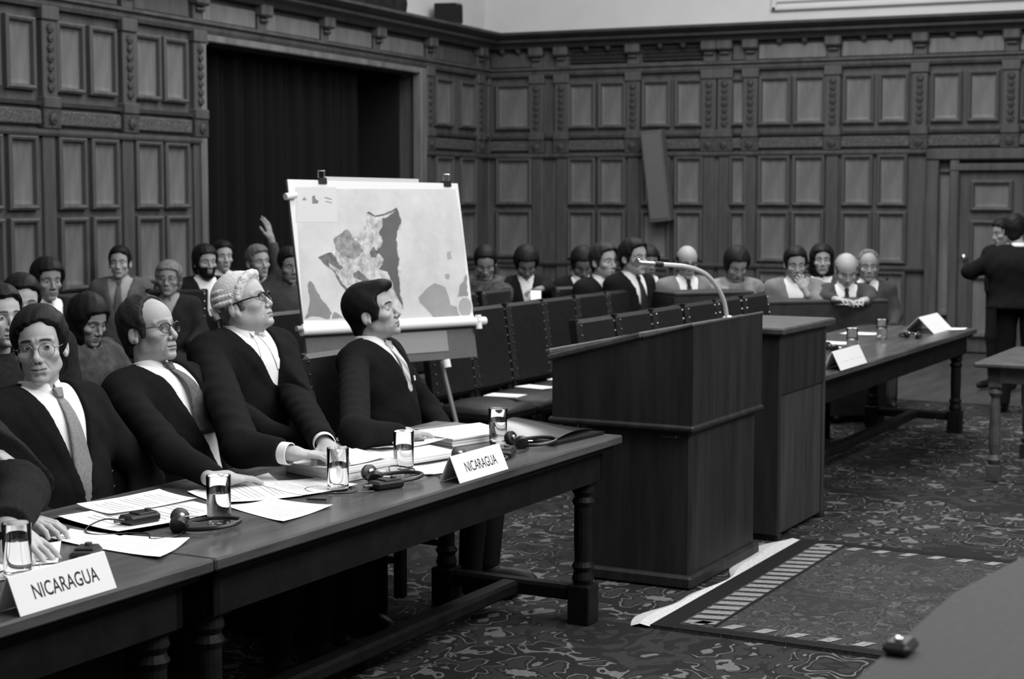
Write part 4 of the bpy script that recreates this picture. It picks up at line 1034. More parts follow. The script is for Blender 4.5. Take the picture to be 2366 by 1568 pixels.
class Person:
    """one figure; local frame faces +X, stands or sits over its origin on the floor"""
    def __init__(s, root, res):
        s.root = root; s.res = res; s.skinV = []; s.skinQ = []; s.skinT = []; s.n = 0
    def skin(s, V, Q, t):
        s.skinV.append(V); s.skinQ.append(Q + s.n); s.skinT.append(t); s.n += len(V)
def solve_front(fn, zs, x0=-0.05, x1=0.5, y=0.0):
    xs = np.linspace(x1, x0, 200, dtype=f32)
    out = []
    for z in zs:
        F = fn((xs, np.full_like(xs, y), np.full_like(xs, z))); i = np.argmax(F < 0); out.append(float(xs[i]))
    return out
def hair_region(P, pts, front=True):
    """x limit as a function of z: hair lies behind the line"""
    zz = np.array([p[0] for p in pts], f32); xx = np.array([p[1] for p in pts], f32); o = np.argsort(zz)
    return P[0] - np.interp(P[2], zz[o], xx[o]).astype(f32)
HAIRLINE = {
 'short': [(0.14, 0.2), (0.098, 0.14), (0.086, 0.088), (0.070, 0.070), (0.050, 0.052), (0.020, 0.046), (-0.012, 0.030), (-0.030, 0.020), (-0.034, -0.022), (-0.070, -0.034), (-0.105, -0.045), (-0.125, -0.2)],
 'quiff': [(0.14, 0.25), (0.088, 0.16), (0.078, 0.090), (0.066, 0.060), (0.045, 0.050), (0.010, 0.054), (-0.018, 0.042), (-0.036, 0.034), (-0.040, -0.020), (-0.075, -0.034), (-0.115, -0.045), (-0.135, -0.2)],
 'side': [(0.14, 0.25), (0.090, 0.16), (0.078, 0.092), (0.064, 0.074), (0.040, 0.058), (0.010, 0.046), (-0.012, 0.034), (-0.030, 0.016), (-0.036, -0.012), (-0.07, -0.022), (-0.12, -0.040), (-0.145, -0.2)],
 'recede': [(0.14, 0.028), (0.105, 0.028), (0.080, 0.030), (0.050, 0.034), (0.020, 0.040), (-0.012, 0.034), (-0.030, 0.022), (-0.034, -0.020), (-0.075, -0.034), (-0.112, -0.045), (-0.130, -0.2)],
 'bald': [(0.14, -0.3), (0.075, -0.10), (0.060, -0.03), (0.040, 0.02), (0.0, 0.020), (-0.030, 0.012), (-0.034, -0.022), (-0.075, -0.034), (-0.105, -0.045), (-0.12, -0.2)],
 'bowl': [(0.14, 0.25), (0.080, 0.16), (0.060, 0.098), (0.050, 0.068), (0.030, 0.056), (-0.03, 0.036), (-0.055, 0.020), (-0.09, -0.005), (-0.13, -0.030), (-0.15, -0.2)],
 'long': [(0.16, 0.25), (0.088, 0.16), (0.074, 0.088), (0.050, 0.066), (0.0, 0.056), (-0.05, 0.050), (-0.10, 0.045), (-0.16, 0.030), (-0.22, 0.0), (-0.24, -0.2)],
}
def hair_sdf(P, o):
    st = o['hair']; w = o.get('w', 1.0); fat = o.get('fat', 0.0)
    th = o.get('hair_t', 0.013)
    d = head_base(P, w, o.get('jaw', 1.0), fat) - th
    if st in ('quiff',):
        d = smin(d, ell(P, (0.056, 0, 0.100), (0.062, 0.058, 0.034)), 0.03)
        d = smin(d, ell(P, (-0.03, 0, 0.05), (0.098, 0.082, 0.092)), 0.03)
        d = smin(d, ell(P, (-0.075, 0, -0.055), (0.035, 0.055, 0.06)), 0.03)
    elif st == 'side':
        d = smin(d, ell(P, (-0.008, 0, 0.040), (0.100, 0.088, 0.090)), 0.03)
        d = smin(d, ell(P, (-0.055, 0, -0.055), (0.055, 0.080, 0.070)), 0.03)
    elif st == 'short':
        d = smin(d, ell(P, (0.015, 0, 0.075), (0.078, 0.066, 0.056)), 0.03)
        d = smin(d, ell(P, (-0.075, 0, -0.045), (0.03, 0.054, 0.055)), 0.03)
    elif st == 'recede':
        d = smin(d, ell(P, (-0.035, 0, 0.045), (0.086, 0.082, 0.080)), 0.03)
        d = smin(d, ell(P, (-0.075, 0, -0.045), (0.032, 0.058, 0.06)), 0.03)
    elif st == 'bowl':
        d = smin(d, ell(P, (-0.01, 0, 0.03), (0.104, 0.094, 0.096)), 0.03)
        d = smin(d, ell(P, (-0.045, 0, -0.05), (0.066, 0.084, 0.075)), 0.03)
    elif st == 'long':
        d = smin(d, ell(P, (-0.018, 0, 0.03), (0.108, 0.098, 0.104)), 0.03)
        d = smin(d, ell(P, (-0.045, 0, -0.10), (0.075, 0.108, 0.13)), 0.04)
    part = o.get('part', 0.0)
    if part:
        d = d - 0.006*np.clip(P[1]*part/0.05, -1, 1)*np.clip((P[2]-0.03)/0.05, 0, 1)
    g = 0.0003*np.sin(P[1]*520 + P[2]*90 + 3*np.sin(P[0]*60)) + 0.0022*np.sin(P[2]*85+P[0]*70+3*np.sin(P[1]*33))*np.sin(P[1]*75+P[0]*40)
    d = d + g*o.get('rough', 1.0)
    line = HAIRLINE[st]
    r = hair_region(P, line)
    hl = o.get('hl', 0.0); hly = o.get('hly', 0.0)
    if hl or hly: r = hair_region((P[0], P[1], P[2]+(hl+hly*P[1])*np.clip(P[0]/0.06, 0, 1)), line)
    r = r + o.get('jag', 1.0)*(0.0045*np.sin(P[1]*95+1.3+2*np.sin(P[2]*50)) + 0.003*np.sin(P[1]*230+P[2]*120))
    if o.get('hair_max_z') is not None: r = np.maximum(r, P[2]-o['hair_max_z'])
    if st in ('short', 'quiff', 'recede', 'bald'):
        ear = ell((P[0], np.abs(P[1]), P[2]), (-0.008, 0.085*w+fat*.3, -0.020), (0.022, 0.03, 0.030)); r = np.maximum(r, -ear)
    if st in ('long', 'bowl'):   # keep the face itself clear
        fc = ell(P, (0.09, 0, -0.045), (0.055, 0.055, 0.105)); r = np.maximum(r, -fc)
    return smax(d, r, 0.010)
# ------------------------------------------------------------------ people
SHOE = mat('black_shoe_leather', 0.008, 0.5, 0.2)
def build_person(loc, rz, label, o, pose, res=0.006, group=None, name='person'):
    """o: looks, pose: joints in the local frame (metres); 'at' = world position of the head centre"""
    if pose.get('at') is not None:
        pose = dict(pose); o = dict(o)
        A = Vector(pose['at']); sc = pose.get('scale', 1.0); pl = pose.get('pelvis', 0.50)
        R3 = (Matrix.Rotation(pose.get('twist', 0.0), 3, 'Z') @ Matrix.Rotation(-pose.get('lean', 0.0), 3, 'Y') @ Matrix.Rotation(pose.get('side', 0.0), 3, 'X'))
        hx, hy = pose['head'][0], pose['head'][1]
        z = 1.2
        for _ in range(20):
            q = R3 @ Vector((hx, hy, z-0.5)); z += (A.z - loc[2])/sc - (pl + q.z)
        pose['head'] = (hx, hy, z); o['neck_z'] = z - o.get('neck_len', 0.135)
        q = Matrix.Rotation(rz, 3, 'Z') @ (R3 @ Vector((hx, hy, z-0.5)))*sc
        loc = Vector((A.x-q.x, A.y-q.y, loc[2]))
    root = empty(name, loc, rz, label, 'person', group)
    def to_local(w): return (Matrix.Rotation(-rz, 3, 'Z') @ (Vector(w) - Vector(loc)))/pose.get('scale', 1.0)
    pose = dict(pose)
    for kk in 'LR':
        if pose.get(kk+'w'): pose[kk] = tuple(to_local(q) for q in pose[kk+'w'])
        if pose.get('hand'+kk) and pose['hand'+kk].get('to') is not None:
            pose['hand'+kk] = dict(pose['hand'+kk]); pose['hand'+kk]['dir'] = to_local(pose['hand'+kk]['to']) - Vector(pose[kk][1])
    if pose.get('scale'): root.scale = (pose['scale'],)*3
    hres = o.get('hres', res*0.45)
    lean = pose.get('lean', 0.0); side = pose.get('side', 0.0); tw = pose.get('twist', 0.0)
    piv = Vector((0, 0, pose.get('pelvis', 0.50)))
    TR = (Matrix.Rotation(tw, 3, 'Z') @ Matrix.Rotation(-lean, 3, 'Y') @ Matrix.Rotation(side, 3, 'X'))   # lean > 0 leans back
    def T(p): return piv + TR @ (Vector(p) - Vector((0, 0, 0.50)))
    Ri = to_np(TR.transposed())
    def L(P):   # to upright torso frame
        x, y, z = P[0]-piv.x, P[1]-piv.y, P[2]-piv.z
        return (Ri[0,0]*x+Ri[0,1]*y+Ri[0,2]*z, Ri[1,0]*x+Ri[1,1]*y+Ri[1,2]*z, Ri[2,0]*x+Ri[2,1]*y+Ri[2,2]*z+0.50)
    bulk = o.get('bulk', 1.0); shw = o.get('shw', 1.0)
    zs = o.get('neck_z', 1.045)      # base of the neck
    def torso(Q, e=0.0):
        k = zs-1.045; Qz = Q[2]-k
        A = (Q[0], np.abs(Q[1]), Qz)
        d = ell((Q[0], Q[1], Qz), (0.0, 0, 0.56), (0.135*bulk, 0.175*bulk, 0.13))
        d = smin(d, ell((Q[0], Q[1], Qz), (0.015*bulk, 0, 0.72), (0.125*bulk, 0.165*bulk, 0.18)), 0.06)
        d = smin(d, ell((Q[0], Q[1], Qz), (0.0, 0, 0.89), (0.122*bulk, 0.185*bulk*shw, 0.16)), 0.06)
        d = smin(d, cap(A, (-0.012, 0.02, 1.0), (-0.012, 0.165*shw, 0.985), 0.062, 0.066), 0.05)
        d = smin(d, cap(A, (-0.02, 0.035, 1.018), (-0.015, 0.11*shw, 0.998), 0.036, 0.045), 0.04)
        return d - e
    shl = {sg: T((-0.012, sg*0.178*shw, 0.978 + zs-1.045)) for sg in (1, -1)}
    arms = {}
    for sg, kk in ((1, 'L'), (-1, 'R')):
        if pose.get(kk): arms[sg] = (shl[sg], Vector(pose[kk][0]), Vector(pose[kk][1]))
        else: arms[sg] = (shl[sg], T((0.05, sg*0.23, 0.72)), T((0.25, sg*0.17, 0.64)))
    tt = o.get('sleeve', 1.0)
    def arms_sdf(P, e=0.0):
        d = None
        for sg, (a, b, c) in arms.items():
            q = smin(cap(P, a, b, 0.064*tt, 0.056*tt), cap(P, b, c, 0.055*tt, 0.041*tt), 0.03)
            q = q + 0.0004*np.sin((P[0]*0.8+P[2]*1.3)*48+2.0*np.sin(P[1]*23))*np.sin(P[1]*34+P[2]*27+P[0]*11)
            d = q if d is None else np.minimum(d, q)
        return d - e
    # ---- head and neck
    H = T(pose['head']) if pose.get('head_local', True) else Vector(pose['head'])
    HR = rotm(*pose.get('look', (0, 0, 0))); HRn = to_np(HR); Hn = np.array(H)
    hs = o.get('hs', 1.0)
    nb = T((-0.012, 0, zs-0.02)); nb_h = HR.transposed() @ ((nb - H)/hs)
    def hd(P):
        d = head_sdf(P, o)
        nk = cap(P, (-0.022, 0, -0.055), tuple(nb_h), 0.052*o.get('neck', 1.0), 0.056*o.get('neck', 1.0))
        nk = smin(nk, cap(P, (0.012+o.get('jowl', 0.0)*0.6, 0, -0.085), tuple(nb_h + HR.transposed() @ Vector((0.022, 0, -0.01))), 0.020, 0.03), 0.03)
        return smin(d, nk, 0.014 + o.get('jowl', 0.0)*1.2)
    zlo = min(-0.16, nb_h.z-0.05)
    V, Q = surface_nets(hd, (min(-0.13, nb_h.x-0.08), min(-0.11, nb_h.y-0.08), zlo), (max(0.135, nb_h.x+0.08), max(0.11, nb_h.y+0.08), 0.135), hres)
    t = face_tone(V, o)*o.get('tone', 1.0)
    P_ = Person(root, res)
    P_.skin((V*hs) @ HRn.T + Hn, Q, t)
    # ---- hands
    hh = o.get('handres', max(0.0022, hres))
    for sg, kk in ((1, 'L'), (-1, 'R')):
        hp = pose.get('hand'+kk)
        if not hp: continue
        a, b, c = arms[sg]
        fd = Vector(hp.get('dir', c-b)).normalized(); up = Vector(hp.get('up', (0, 0, 1))); up = (up - fd*up.dot(fd)).normalized(); lf = up.cross(fd)
        V, Q = hand_vq(hh, hp.get('curl', 0.35), hp.get('spread', 0.12), hp.get('thumb', 0.5))
        if sg == 1: V = V*np.array([1, -1, 1]); Q = Q[:, ::-1]
        B = np.array([list(fd), list(lf), list(up)])
        V = (V*hp.get('s', 1.0)) @ B + np.array(c + fd*hp.get('off', 0.02))
        P_.skin(V, Q, np.full(len(V), o.get('tone', 1.0)))
    for sg, kk in ((1, 'L'), (-1, 'R')):      # bare arm inside the sleeve joins hand and neck
        if pose.get('hand'+kk):
            a, b, c = arms[sg]; tb_ = MB().tube([nb, nb.lerp(a, 0.6), a, b, c], [0.03, 0.03, 0.035, 0.033, 0.024], 8)
            me_ = tb_.mesh('arm'); qv = np.array([list(v.co) for v in me_.vertices]); qf = np.array([list(p.vertices) for p in me_.polygons if len(p.vertices) == 4])
            bpy.data.meshes.remove(me_); P_.skin(qv, qf, np.full(len(qv), o.get('tone', 1.0)))
    body = link('body', np_mesh('body', np.concatenate(P_.skinV), np.concatenate(P_.skinQ), np.concatenate(P_.skinT)), SKIN, root)
    def hlink(nm, me, m, parent=body):
        ob = link(nm, me, m, parent); ob.matrix_local = Matrix.Translation(H) @ HR.to_4x4() @ Matrix.Scale(hs, 4); return ob
    # ---- eyes
    if o.get('eyes', True):
        gz = Vector(o.get('gaze', (1, 0, 0))).normalized()
        angs = np.linspace(0.02, 1.1, 12); pr = [(0.0128*math.sin(q), 0.0128*math.cos(q)) for q in angs]
        gm = Vector((1, 0, 0)).rotation_difference(gz).to_matrix().to_4x4()
        for sg in (1, -1):
            e = MB().lathe(pr, 16, Matrix.Translation((0.0722, sg*0.0315, -0.0018)) @ gm @ Matrix.Rotation(math.pi/2, 4, 'Y'), caps=False)
            me = e.mesh('eye'); at = me.attributes.new('tone', 'FLOAT', 'POINT')
            at.data.foreach_set('value', np.repeat(np.where(angs < 0.47, 0.05, 1.0), 16).astype(f32)); me.shade_smooth()
            hlink('eye', me, EYEW)
        lid = MB()
        for sg in (1, -1):
            for (r0, e0, e1) in ((0.0136, 0.33, 1.35), (0.0135, -1.3, -0.30)):
                def fl(s, t_, sg=sg, e0=e0, e1=e1, r0=r0):
                    az = (s-0.5)*2.3; el = e0*math.cos(az*0.62)+(e1-e0*math.cos(az*0.62))*t_ if e0 > 0 else e0 + (e1*math.cos(az*0.62)-e1)*0
                    if e0 > 0: el = e0*(0.35+0.65*math.cos(az*0.9)) + (e1-e0)*t_
                    else: el = e1*(0.45+0.55*math.cos(az*0.9))*(1-t_) + e0*t_
                    return (0.0722+r0*math.cos(az)*math.cos(el), sg*0.0315+r0*math.sin(az)*math.cos(el), -0.0018+r0*math.sin(el))
                lid.grid(fl, 12, 6)
        me = lid.mesh('eyelids'); at = me.attributes.new('tone', 'FLOAT', 'POINT'); at.data.foreach_set('value', np.full(len(me.vertices), 0.82*o.get('tone', 1.0), f32)); me.shade_smooth()
        hlink('eyelids', me, SKIN)
    # ---- hair
    if o.get('hair'):
        V, Q = surface_nets(lambda P: hair_sdf(P, o), (-0.17, -0.15, -0.26), (0.15, 0.15, 0.165), o.get('hairres', max(hres, 0.003)))
        hlink('hair', np_mesh('hair', V, Q, smooth_it=1), o.get('hair_m', HAIRB))
    if o.get('beardmesh'):
        def bsd(P):
            d = head_base(P, o.get('w', 1.0)) - 0.012
            d = smin(d, ell(P, (0.06, 0, -0.105), (0.035, 0.045, 0.035)), 0.02)
            r = np.maximum(P[2]+0.035+0.5*np.clip(0.06-P[0], 0, 0.1)*-0.6, 0.008-P[0]); m = -ell(P, (0.11, 0, -0.075), (0.03, 0.022, 0.010))
            return smax(smax(d, r, 0.006), np.maximum(m, -cap(P, (0.11, 0, 0), (0.11, 0, -0.055), 0.024)), 0.005)
        V, Q = surface_nets(bsd, (-0.02, -0.1, -0.17), (0.13, 0.1, 0.0), hres)
        hlink('beard', np_mesh('beard', V, Q, smooth_it=1), o.get('hair_m', HAIRB))
    # ---- spectacles
    g = o.get('glasses')
    if g:
        gr = MB(); ln = MB(); R_ = g.get('r', 0.023); tw_ = g.get('wire', 0.0013); cx = g.get('cx', 0.034); gx = g.get('x', 0.101); cz = g.get('z', -0.006); ry = g.get('ry', R_)
        for sg in (1, -1):
            ring = [(gx-0.010*((abs(math.cos(a)*R_)/R_) if math.cos(a)*1 > 0 else 0)**1.5*1.0, sg*(cx+R_*math.cos(a)), cz+ry*math.sin(a)*(1.0 if math.sin(a) < 0 else g.get('top', 1.0))) for a in np.linspace(0, 2*math.pi, 29)[:-1]]
            gr.tube(ring, tw_, 6, closed=True)
            ln.add([(p[0], p[1], p[2]) for p in ring] + [(p[0]-0.0015, p[1], p[2]) for p in ring], [tuple(range(28)), tuple(range(55, 27, -1))] + [(i, (i+1) % 28, 28+(i+1) % 28, 28+i) for i in range(28)])
            gr.tube([(gx-0.008, sg*(cx+R_), cz+0.006), (gx-0.025, sg*(0.0755*o.get('w', 1)+0.003), cz+0.008), (0.0, sg*(0.080*o.get('w', 1)+o.get('fat', 0)*0.4), cz+0.010), (-0.022, sg*0.082*o.get('w', 1), cz-0.004)], [g.get('temple', tw_*1.3)]*3 + [tw_], 6)
            if g.get('brow'): gr.tube([(gx-0.009, sg*(cx+R_*0.98), cz+ry*0.40), (gx-0.004, sg*(cx+R_*0.6), cz+ry*0.85), (gx, sg*cx, cz+ry*1.02), (gx, sg*(cx-R_*0.6), cz+ry*0.85), (gx+0.001, sg*(cx-R_*0.95), cz+ry*0.45)], g['brow'], 6)
        gr.tube([(gx, cx-R_, cz+0.006), (gx+0.004, 0, cz+0.010), (gx, -cx+R_, cz+0.006)], tw_*1.2, 6)
        sp = hlink('spectacles', gr.mesh('spectacles'), g.get('m', WIRE)); 
        for q in sp.data.polygons: q.use_smooth = True
        hlink('lenses', ln.mesh('lenses'), LENS)
    if o.get('wig'): wig_parts(hlink, o)
    # ---- clothes
    zV = o.get('vz', 0.72) + (zs-1.045); zN = zs - 0.01; vw = o.get('vw', 0.078)
    e_j = 0.016
    nbw = o.get('collar_r', 0.066)
    op = o.get('open', True)
    def jacket(P):
        Q = L(P); d = torso(Q, e_j)
        ay = np.abs(Q[1])
        # lapels lie proud of the chest
        w = np.clip((Q[2]-zV)/(zN-zV), 0, 1.25)*vw
        if op:
            sg_ = lambda v: 1/(1+np.exp(np.clip(-v/0.0025, -30, 30)))
            lap = sg_(w+0.055+0.02*np.clip((Q[2]-zN+0.12)/0.1, -1, 0.6)-ay)*sg_(Q[2]-zV-0.03)*sg_(zN-0.03-Q[2])*sg_(Q[0]-0.03)
            d = d - 0.005*lap
        a = arms_sdf(P, 0.0)
        d = smin(d, a, 0.028)
        d = d + 0.0025*np.sin(Q[2]*46+Q[1]*20)*np.sin(Q[1]*31+1.0)
        if op:
            cut = np.maximum(ay-w, 0.0-Q[0]); cut = np.maximum(cut, zV-Q[2])
            d = smax(d, -cut, 0.006)
        # neck hole, tilted: higher at the back
        nh = np.maximum(np.sqrt((Q[0]-0.004)**2+(Q[1])**2)-nbw, (zN-0.055)-Q[2] + np.clip(-Q[0]*0.6, 0, 0.05))
        d = smax(d, -nh, 0.006)
        d = np.maximum(d, o.get('jacket_z', 0.50)-Q[2])
        for sg, (aa, b, c) in arms.items():      # open cuffs
            fd = (c-b).normalized(); q = (P[0]-c.x)*fd.x+(P[1]-c.y)*fd.y+(P[2]-c.z)*fd.z
            near = np.sqrt((P[0]-c.x)**2+(P[1]-c.y)**2+(P[2]-c.z)**2)-0.07
            d = np.maximum(d, -np.maximum(-q-0.0, near))
        return d
    pts = [T((0, 0, 0.45)), T((0, 0, 1.1))] + [q for v in arms.values() for q in v]
    lo = [min(p[i] for p in pts)-0.10 for i in range(3)]; hi = [max(p[i] for p in pts)+0.10 for i in range(3)]
    lo[0] = min(lo[0], -0.30); hi[0] = max(hi[0], 0.26); lo[1] = min(lo[1], -0.30); hi[1] = max(hi[1], 0.30)
    V, Q = surface_nets(jacket, lo, hi, res)
    link(o.get('top_name', 'jacket'), np_mesh('jacket', V, Q, smooth_it=5 if res < 0.01 else 2), o.get('jacket_m', SUIT), root)
    # shirt: chest surface just under the jacket
    if op or o.get('shirt'):
        def shirt(P):
            Q = L(P); d = torso(Q, 0.004)
            return np.maximum(np.maximum(d, 0.52-Q[2]), np.abs(Q[1])-0.15)
        a = T((0, 0, 0.5)); lo2 = [-0.40, -0.30, 0.45]; hi2 = [0.40, 0.30, 1.2]
        V, Q = surface_nets(shirt, lo2, hi2, max(res, 0.007))
        link('shirt', np_mesh('shirt', V, Q, smooth_it=1), o.get('shirt_m', WHITE), root)
        # collar: folded band around the neck with two points
        M4 = Matrix.Translation(piv) @ TR.to_4x4() @ Matrix.Translation((0, 0, -0.50))
        if o.get('collar', True):
            c = MB(); cr = o.get('cr', 0.062); ch = o.get('ch', 0.048)
            def col(s, t_):
                a_ = (s-0.5)*2*(math.pi-0.16); front = (abs(a_)/math.pi)**3
                bx = -0.006 + (cr+0.002+0.010*t_)*-math.cos(a_)*1.02; by = (cr+0.010*t_)*-math.sin(a_)
                ztop = zs + 0.046 - 0.030*front; drop = ch*(0.75+0.9*front**2)
                return (bx + 0.022*t_*front, by*(1-0.0*t_), ztop - drop*t_)
            c.grid(col, 40, 5)
            co = c.build('collar', o.get('shirt_m', WHITE), root, True); co.matrix_local = M4
            sm_ = co.modifiers.new('thickness', 'SOLIDIFY'); sm_.thickness = 0.003
        if o.get('wings'):
            for sg in (1, -1):
                fx_ = cr + 0.004
                wv = [(fx_-0.004, sg*0.006, zs+0.016), (fx_-0.014, sg*0.034, zs+0.012), (fx_+0.022, sg*0.030, zs-0.016), (fx_-0.002, sg*0.008, zs-0.004)]
                wo = MB().add(wv, [(0, 1, 2, 3)]).build('wing_tip', o.get('shirt_m', WHITE), root); wo.matrix_local = M4
                wo.modifiers.new('thickness', 'SOLIDIFY').thickness = 0.002
                fz = np.linspace(zs-0.01, zs-0.15, 6); fxx = solve_front(lambda P: torso(P, 0.004), fz)
                bd = MB().add([(fxx[i]+0.006, sg*(0.006+0.004*i), fz[i]) for i in range(6)] + [(fxx[i]+0.004, sg*(0.022+0.007*i), fz[i]) for i in range(6)], [(i, i+1, 7+i, 6+i) for i in range(5)])
                bo = bd.build('neck_band', o.get('shirt_m', WHITE), root); bo.matrix_local = M4
                bo.modifiers.new('thickness', 'SOLIDIFY').thickness = 0.002
        if o.get('tie'):
            zz = np.linspace(zs-0.012, o.get('tie_z', zV-0.04), 14)
            fx = solve_front(lambda P: torso(P, 0.004), zz)
            tb = MB()
            def tie(s, t_):
                f = t_*13; i = min(int(f), 12); x = fx[i]+(fx[i+1]-fx[i])*(f-i); z = zz[i]+(zz[i+1]-zz[i])*(f-i)
                w = 0.014 + 0.030*min(1, t_*1.4) - 0.006*(t_ < 0.06)
                y = (s-0.5)*2*w
                bulge = o.get('tie_bulge', 0.012)*math.sin(min(1, t_*1.2)*math.pi)
                return (x + 0.007 + bulge - 0.10*y*y/0.03, y, z)
            tb.grid(tie, 7, 14); to = tb.build('tie', o['tie'], root, True); to.matrix_local = M4
            sm_ = to.modifiers.new('thickness', 'SOLIDIFY'); sm_.thickness = 0.004
            kx = fx[0]+0.012
            kn = MB().prism([(-0.019, 0.012), (0.019, 0.012), (0.012, -0.026), (-0.012, -0.026)], -0.008, 0.010, Matrix.Translation((kx, 0, zz[0]+0.004)) @ Matrix.Rotation(math.radians(-18), 4, 'Y') @ Matrix(((0, 0, 1, 0), (1, 0, 0, 0), (0, 1, 0, 0), (0, 0, 0, 1))))
            ko = kn.build('knot', o['tie'], root); ko.matrix_local = M4
            bv = ko.modifiers.new('round', 'BEVEL'); bv.width = 0.006; bv.segments = 3
    if o.get('pin'):
        py_, pz_ = o['pin']; M4 = Matrix.Translation(piv) @ TR.to_4x4() @ Matrix.Translation((0, 0, -0.50))
        px_ = solve_front(lambda P: torso(P, e_j+0.007), [pz_ + zs-1.045], y=py_)[0]
        po = MB().box(px_-0.002, px_+0.003, py_-0.006, py_+0.006, pz_+zs-1.045-0.011, pz_+zs-1.045+0.011, 0.001).build('lapel_pin', WHITE, root); po.matrix_local = M4
    # cuffs
    if o.get('cuffs'):
        for sg, kk in ((1, 'L'), (-1, 'R')):
            if not pose.get('hand'+kk): continue
            a, b, c = arms[sg]; fd = (c-b).normalized()
            q = fd.to_track_quat('Z', 'Y').to_matrix().to_4x4()
            cu_ = MB().lathe([(0.036, -0.03), (0.038, 0.0), (0.038, 0.032), (0.035, 0.034), (0.034, 0.0)], 20, Matrix.Translation(c) @ q, caps=False)
            cu_.build('cuff', WHITE, root, True)
    # ---- legs
    lg = pose.get('legs', 'sit')
    if lg:
        hz_ = pose.get('pelvis', 0.50)
        kn = pose.get('knees', 0.44)
        def trousers(P):
            A = (P[0], np.abs(P[1]), P[2])
            if lg == 'sit':
                d = smin(cap(A, (0.03, 0.09, hz_+0.02), (kn, 0.12, hz_+0.03), 0.088, 0.066), cap(A, (kn, 0.12, hz_+0.03), (kn-0.03, 0.12, 0.10), 0.064, 0.050), 0.03)
                d = smin(d, ell(P, (0.0, 0, hz_+0.04), (0.13, 0.17, 0.10)), 0.04)
            else:
                d = smin(cap(A, (0.0, 0.085, hz_), (0.02, 0.095, 0.50), 0.092, 0.068), cap(A, (0.02, 0.095, 0.50), (-0.02, 0.10, 0.08), 0.064, 0.055), 0.03)
                d = smin(d, ell(P, (0.0, 0, hz_+0.04), (0.12, 0.165, 0.12)), 0.04)
            return np.maximum(d, 0.06-P[2])
        V, Q = surface_nets(trousers, (-0.22, -0.26, 0.03), (0.60, 0.26, hz_+0.2), max(res*1.6, 0.012))
        link(o.get('legs_name', 'trousers'), np_mesh('trousers', V, Q), o.get('trouser_m', o.get('jacket_m', SUIT)), root)
        if o.get('skirt'):
            def robe(P):
                ax_, ay_ = np.abs(P[0]-0.20)-0.29-0.02*np.sin(P[1]*40), np.abs(P[1])-0.27-0.015*np.sin(P[0]*45)
                az_ = np.abs(P[2]-(hz_*0.5+0.06))-(hz_*0.5+0.03)
                q = np.sqrt(np.maximum(ax_+0.08, 0)**2+np.maximum(ay_+0.08, 0)**2+np.maximum(az_+0.06, 0)**2)-0.08
                return q + 0.006*np.sin(P[1]*60+P[0]*35)
            V, Q = surface_nets(robe, (-0.2, -0.38, 0.0), (0.6, 0.38, hz_+0.2), max(res*1.8, 0.012))
            link('robe_skirt', np_mesh('robe_skirt', V, Q), o.get('jacket_m', SUIT), root)
        xs = kn-0.03 if lg == 'sit' else -0.02
        for sg in (1, -1):
            V, Q = surface_nets(lambda P: np.maximum(smin(ell(P, (xs+0.10, sg*0.12, 0.035), (0.125, 0.045, 0.045)), ell(P, (xs, sg*0.12, 0.06), (0.05, 0.042, 0.06)), 0.03), 0.002-P[2]), (xs-0.1, sg*0.12-0.07, -0.01), (xs+0.26, sg*0.12+0.07, 0.14), max(res*1.6, 0.010))
            link('shoe', np_mesh('shoe', V, Q), SHOE, root)
    return root, T, H, HR
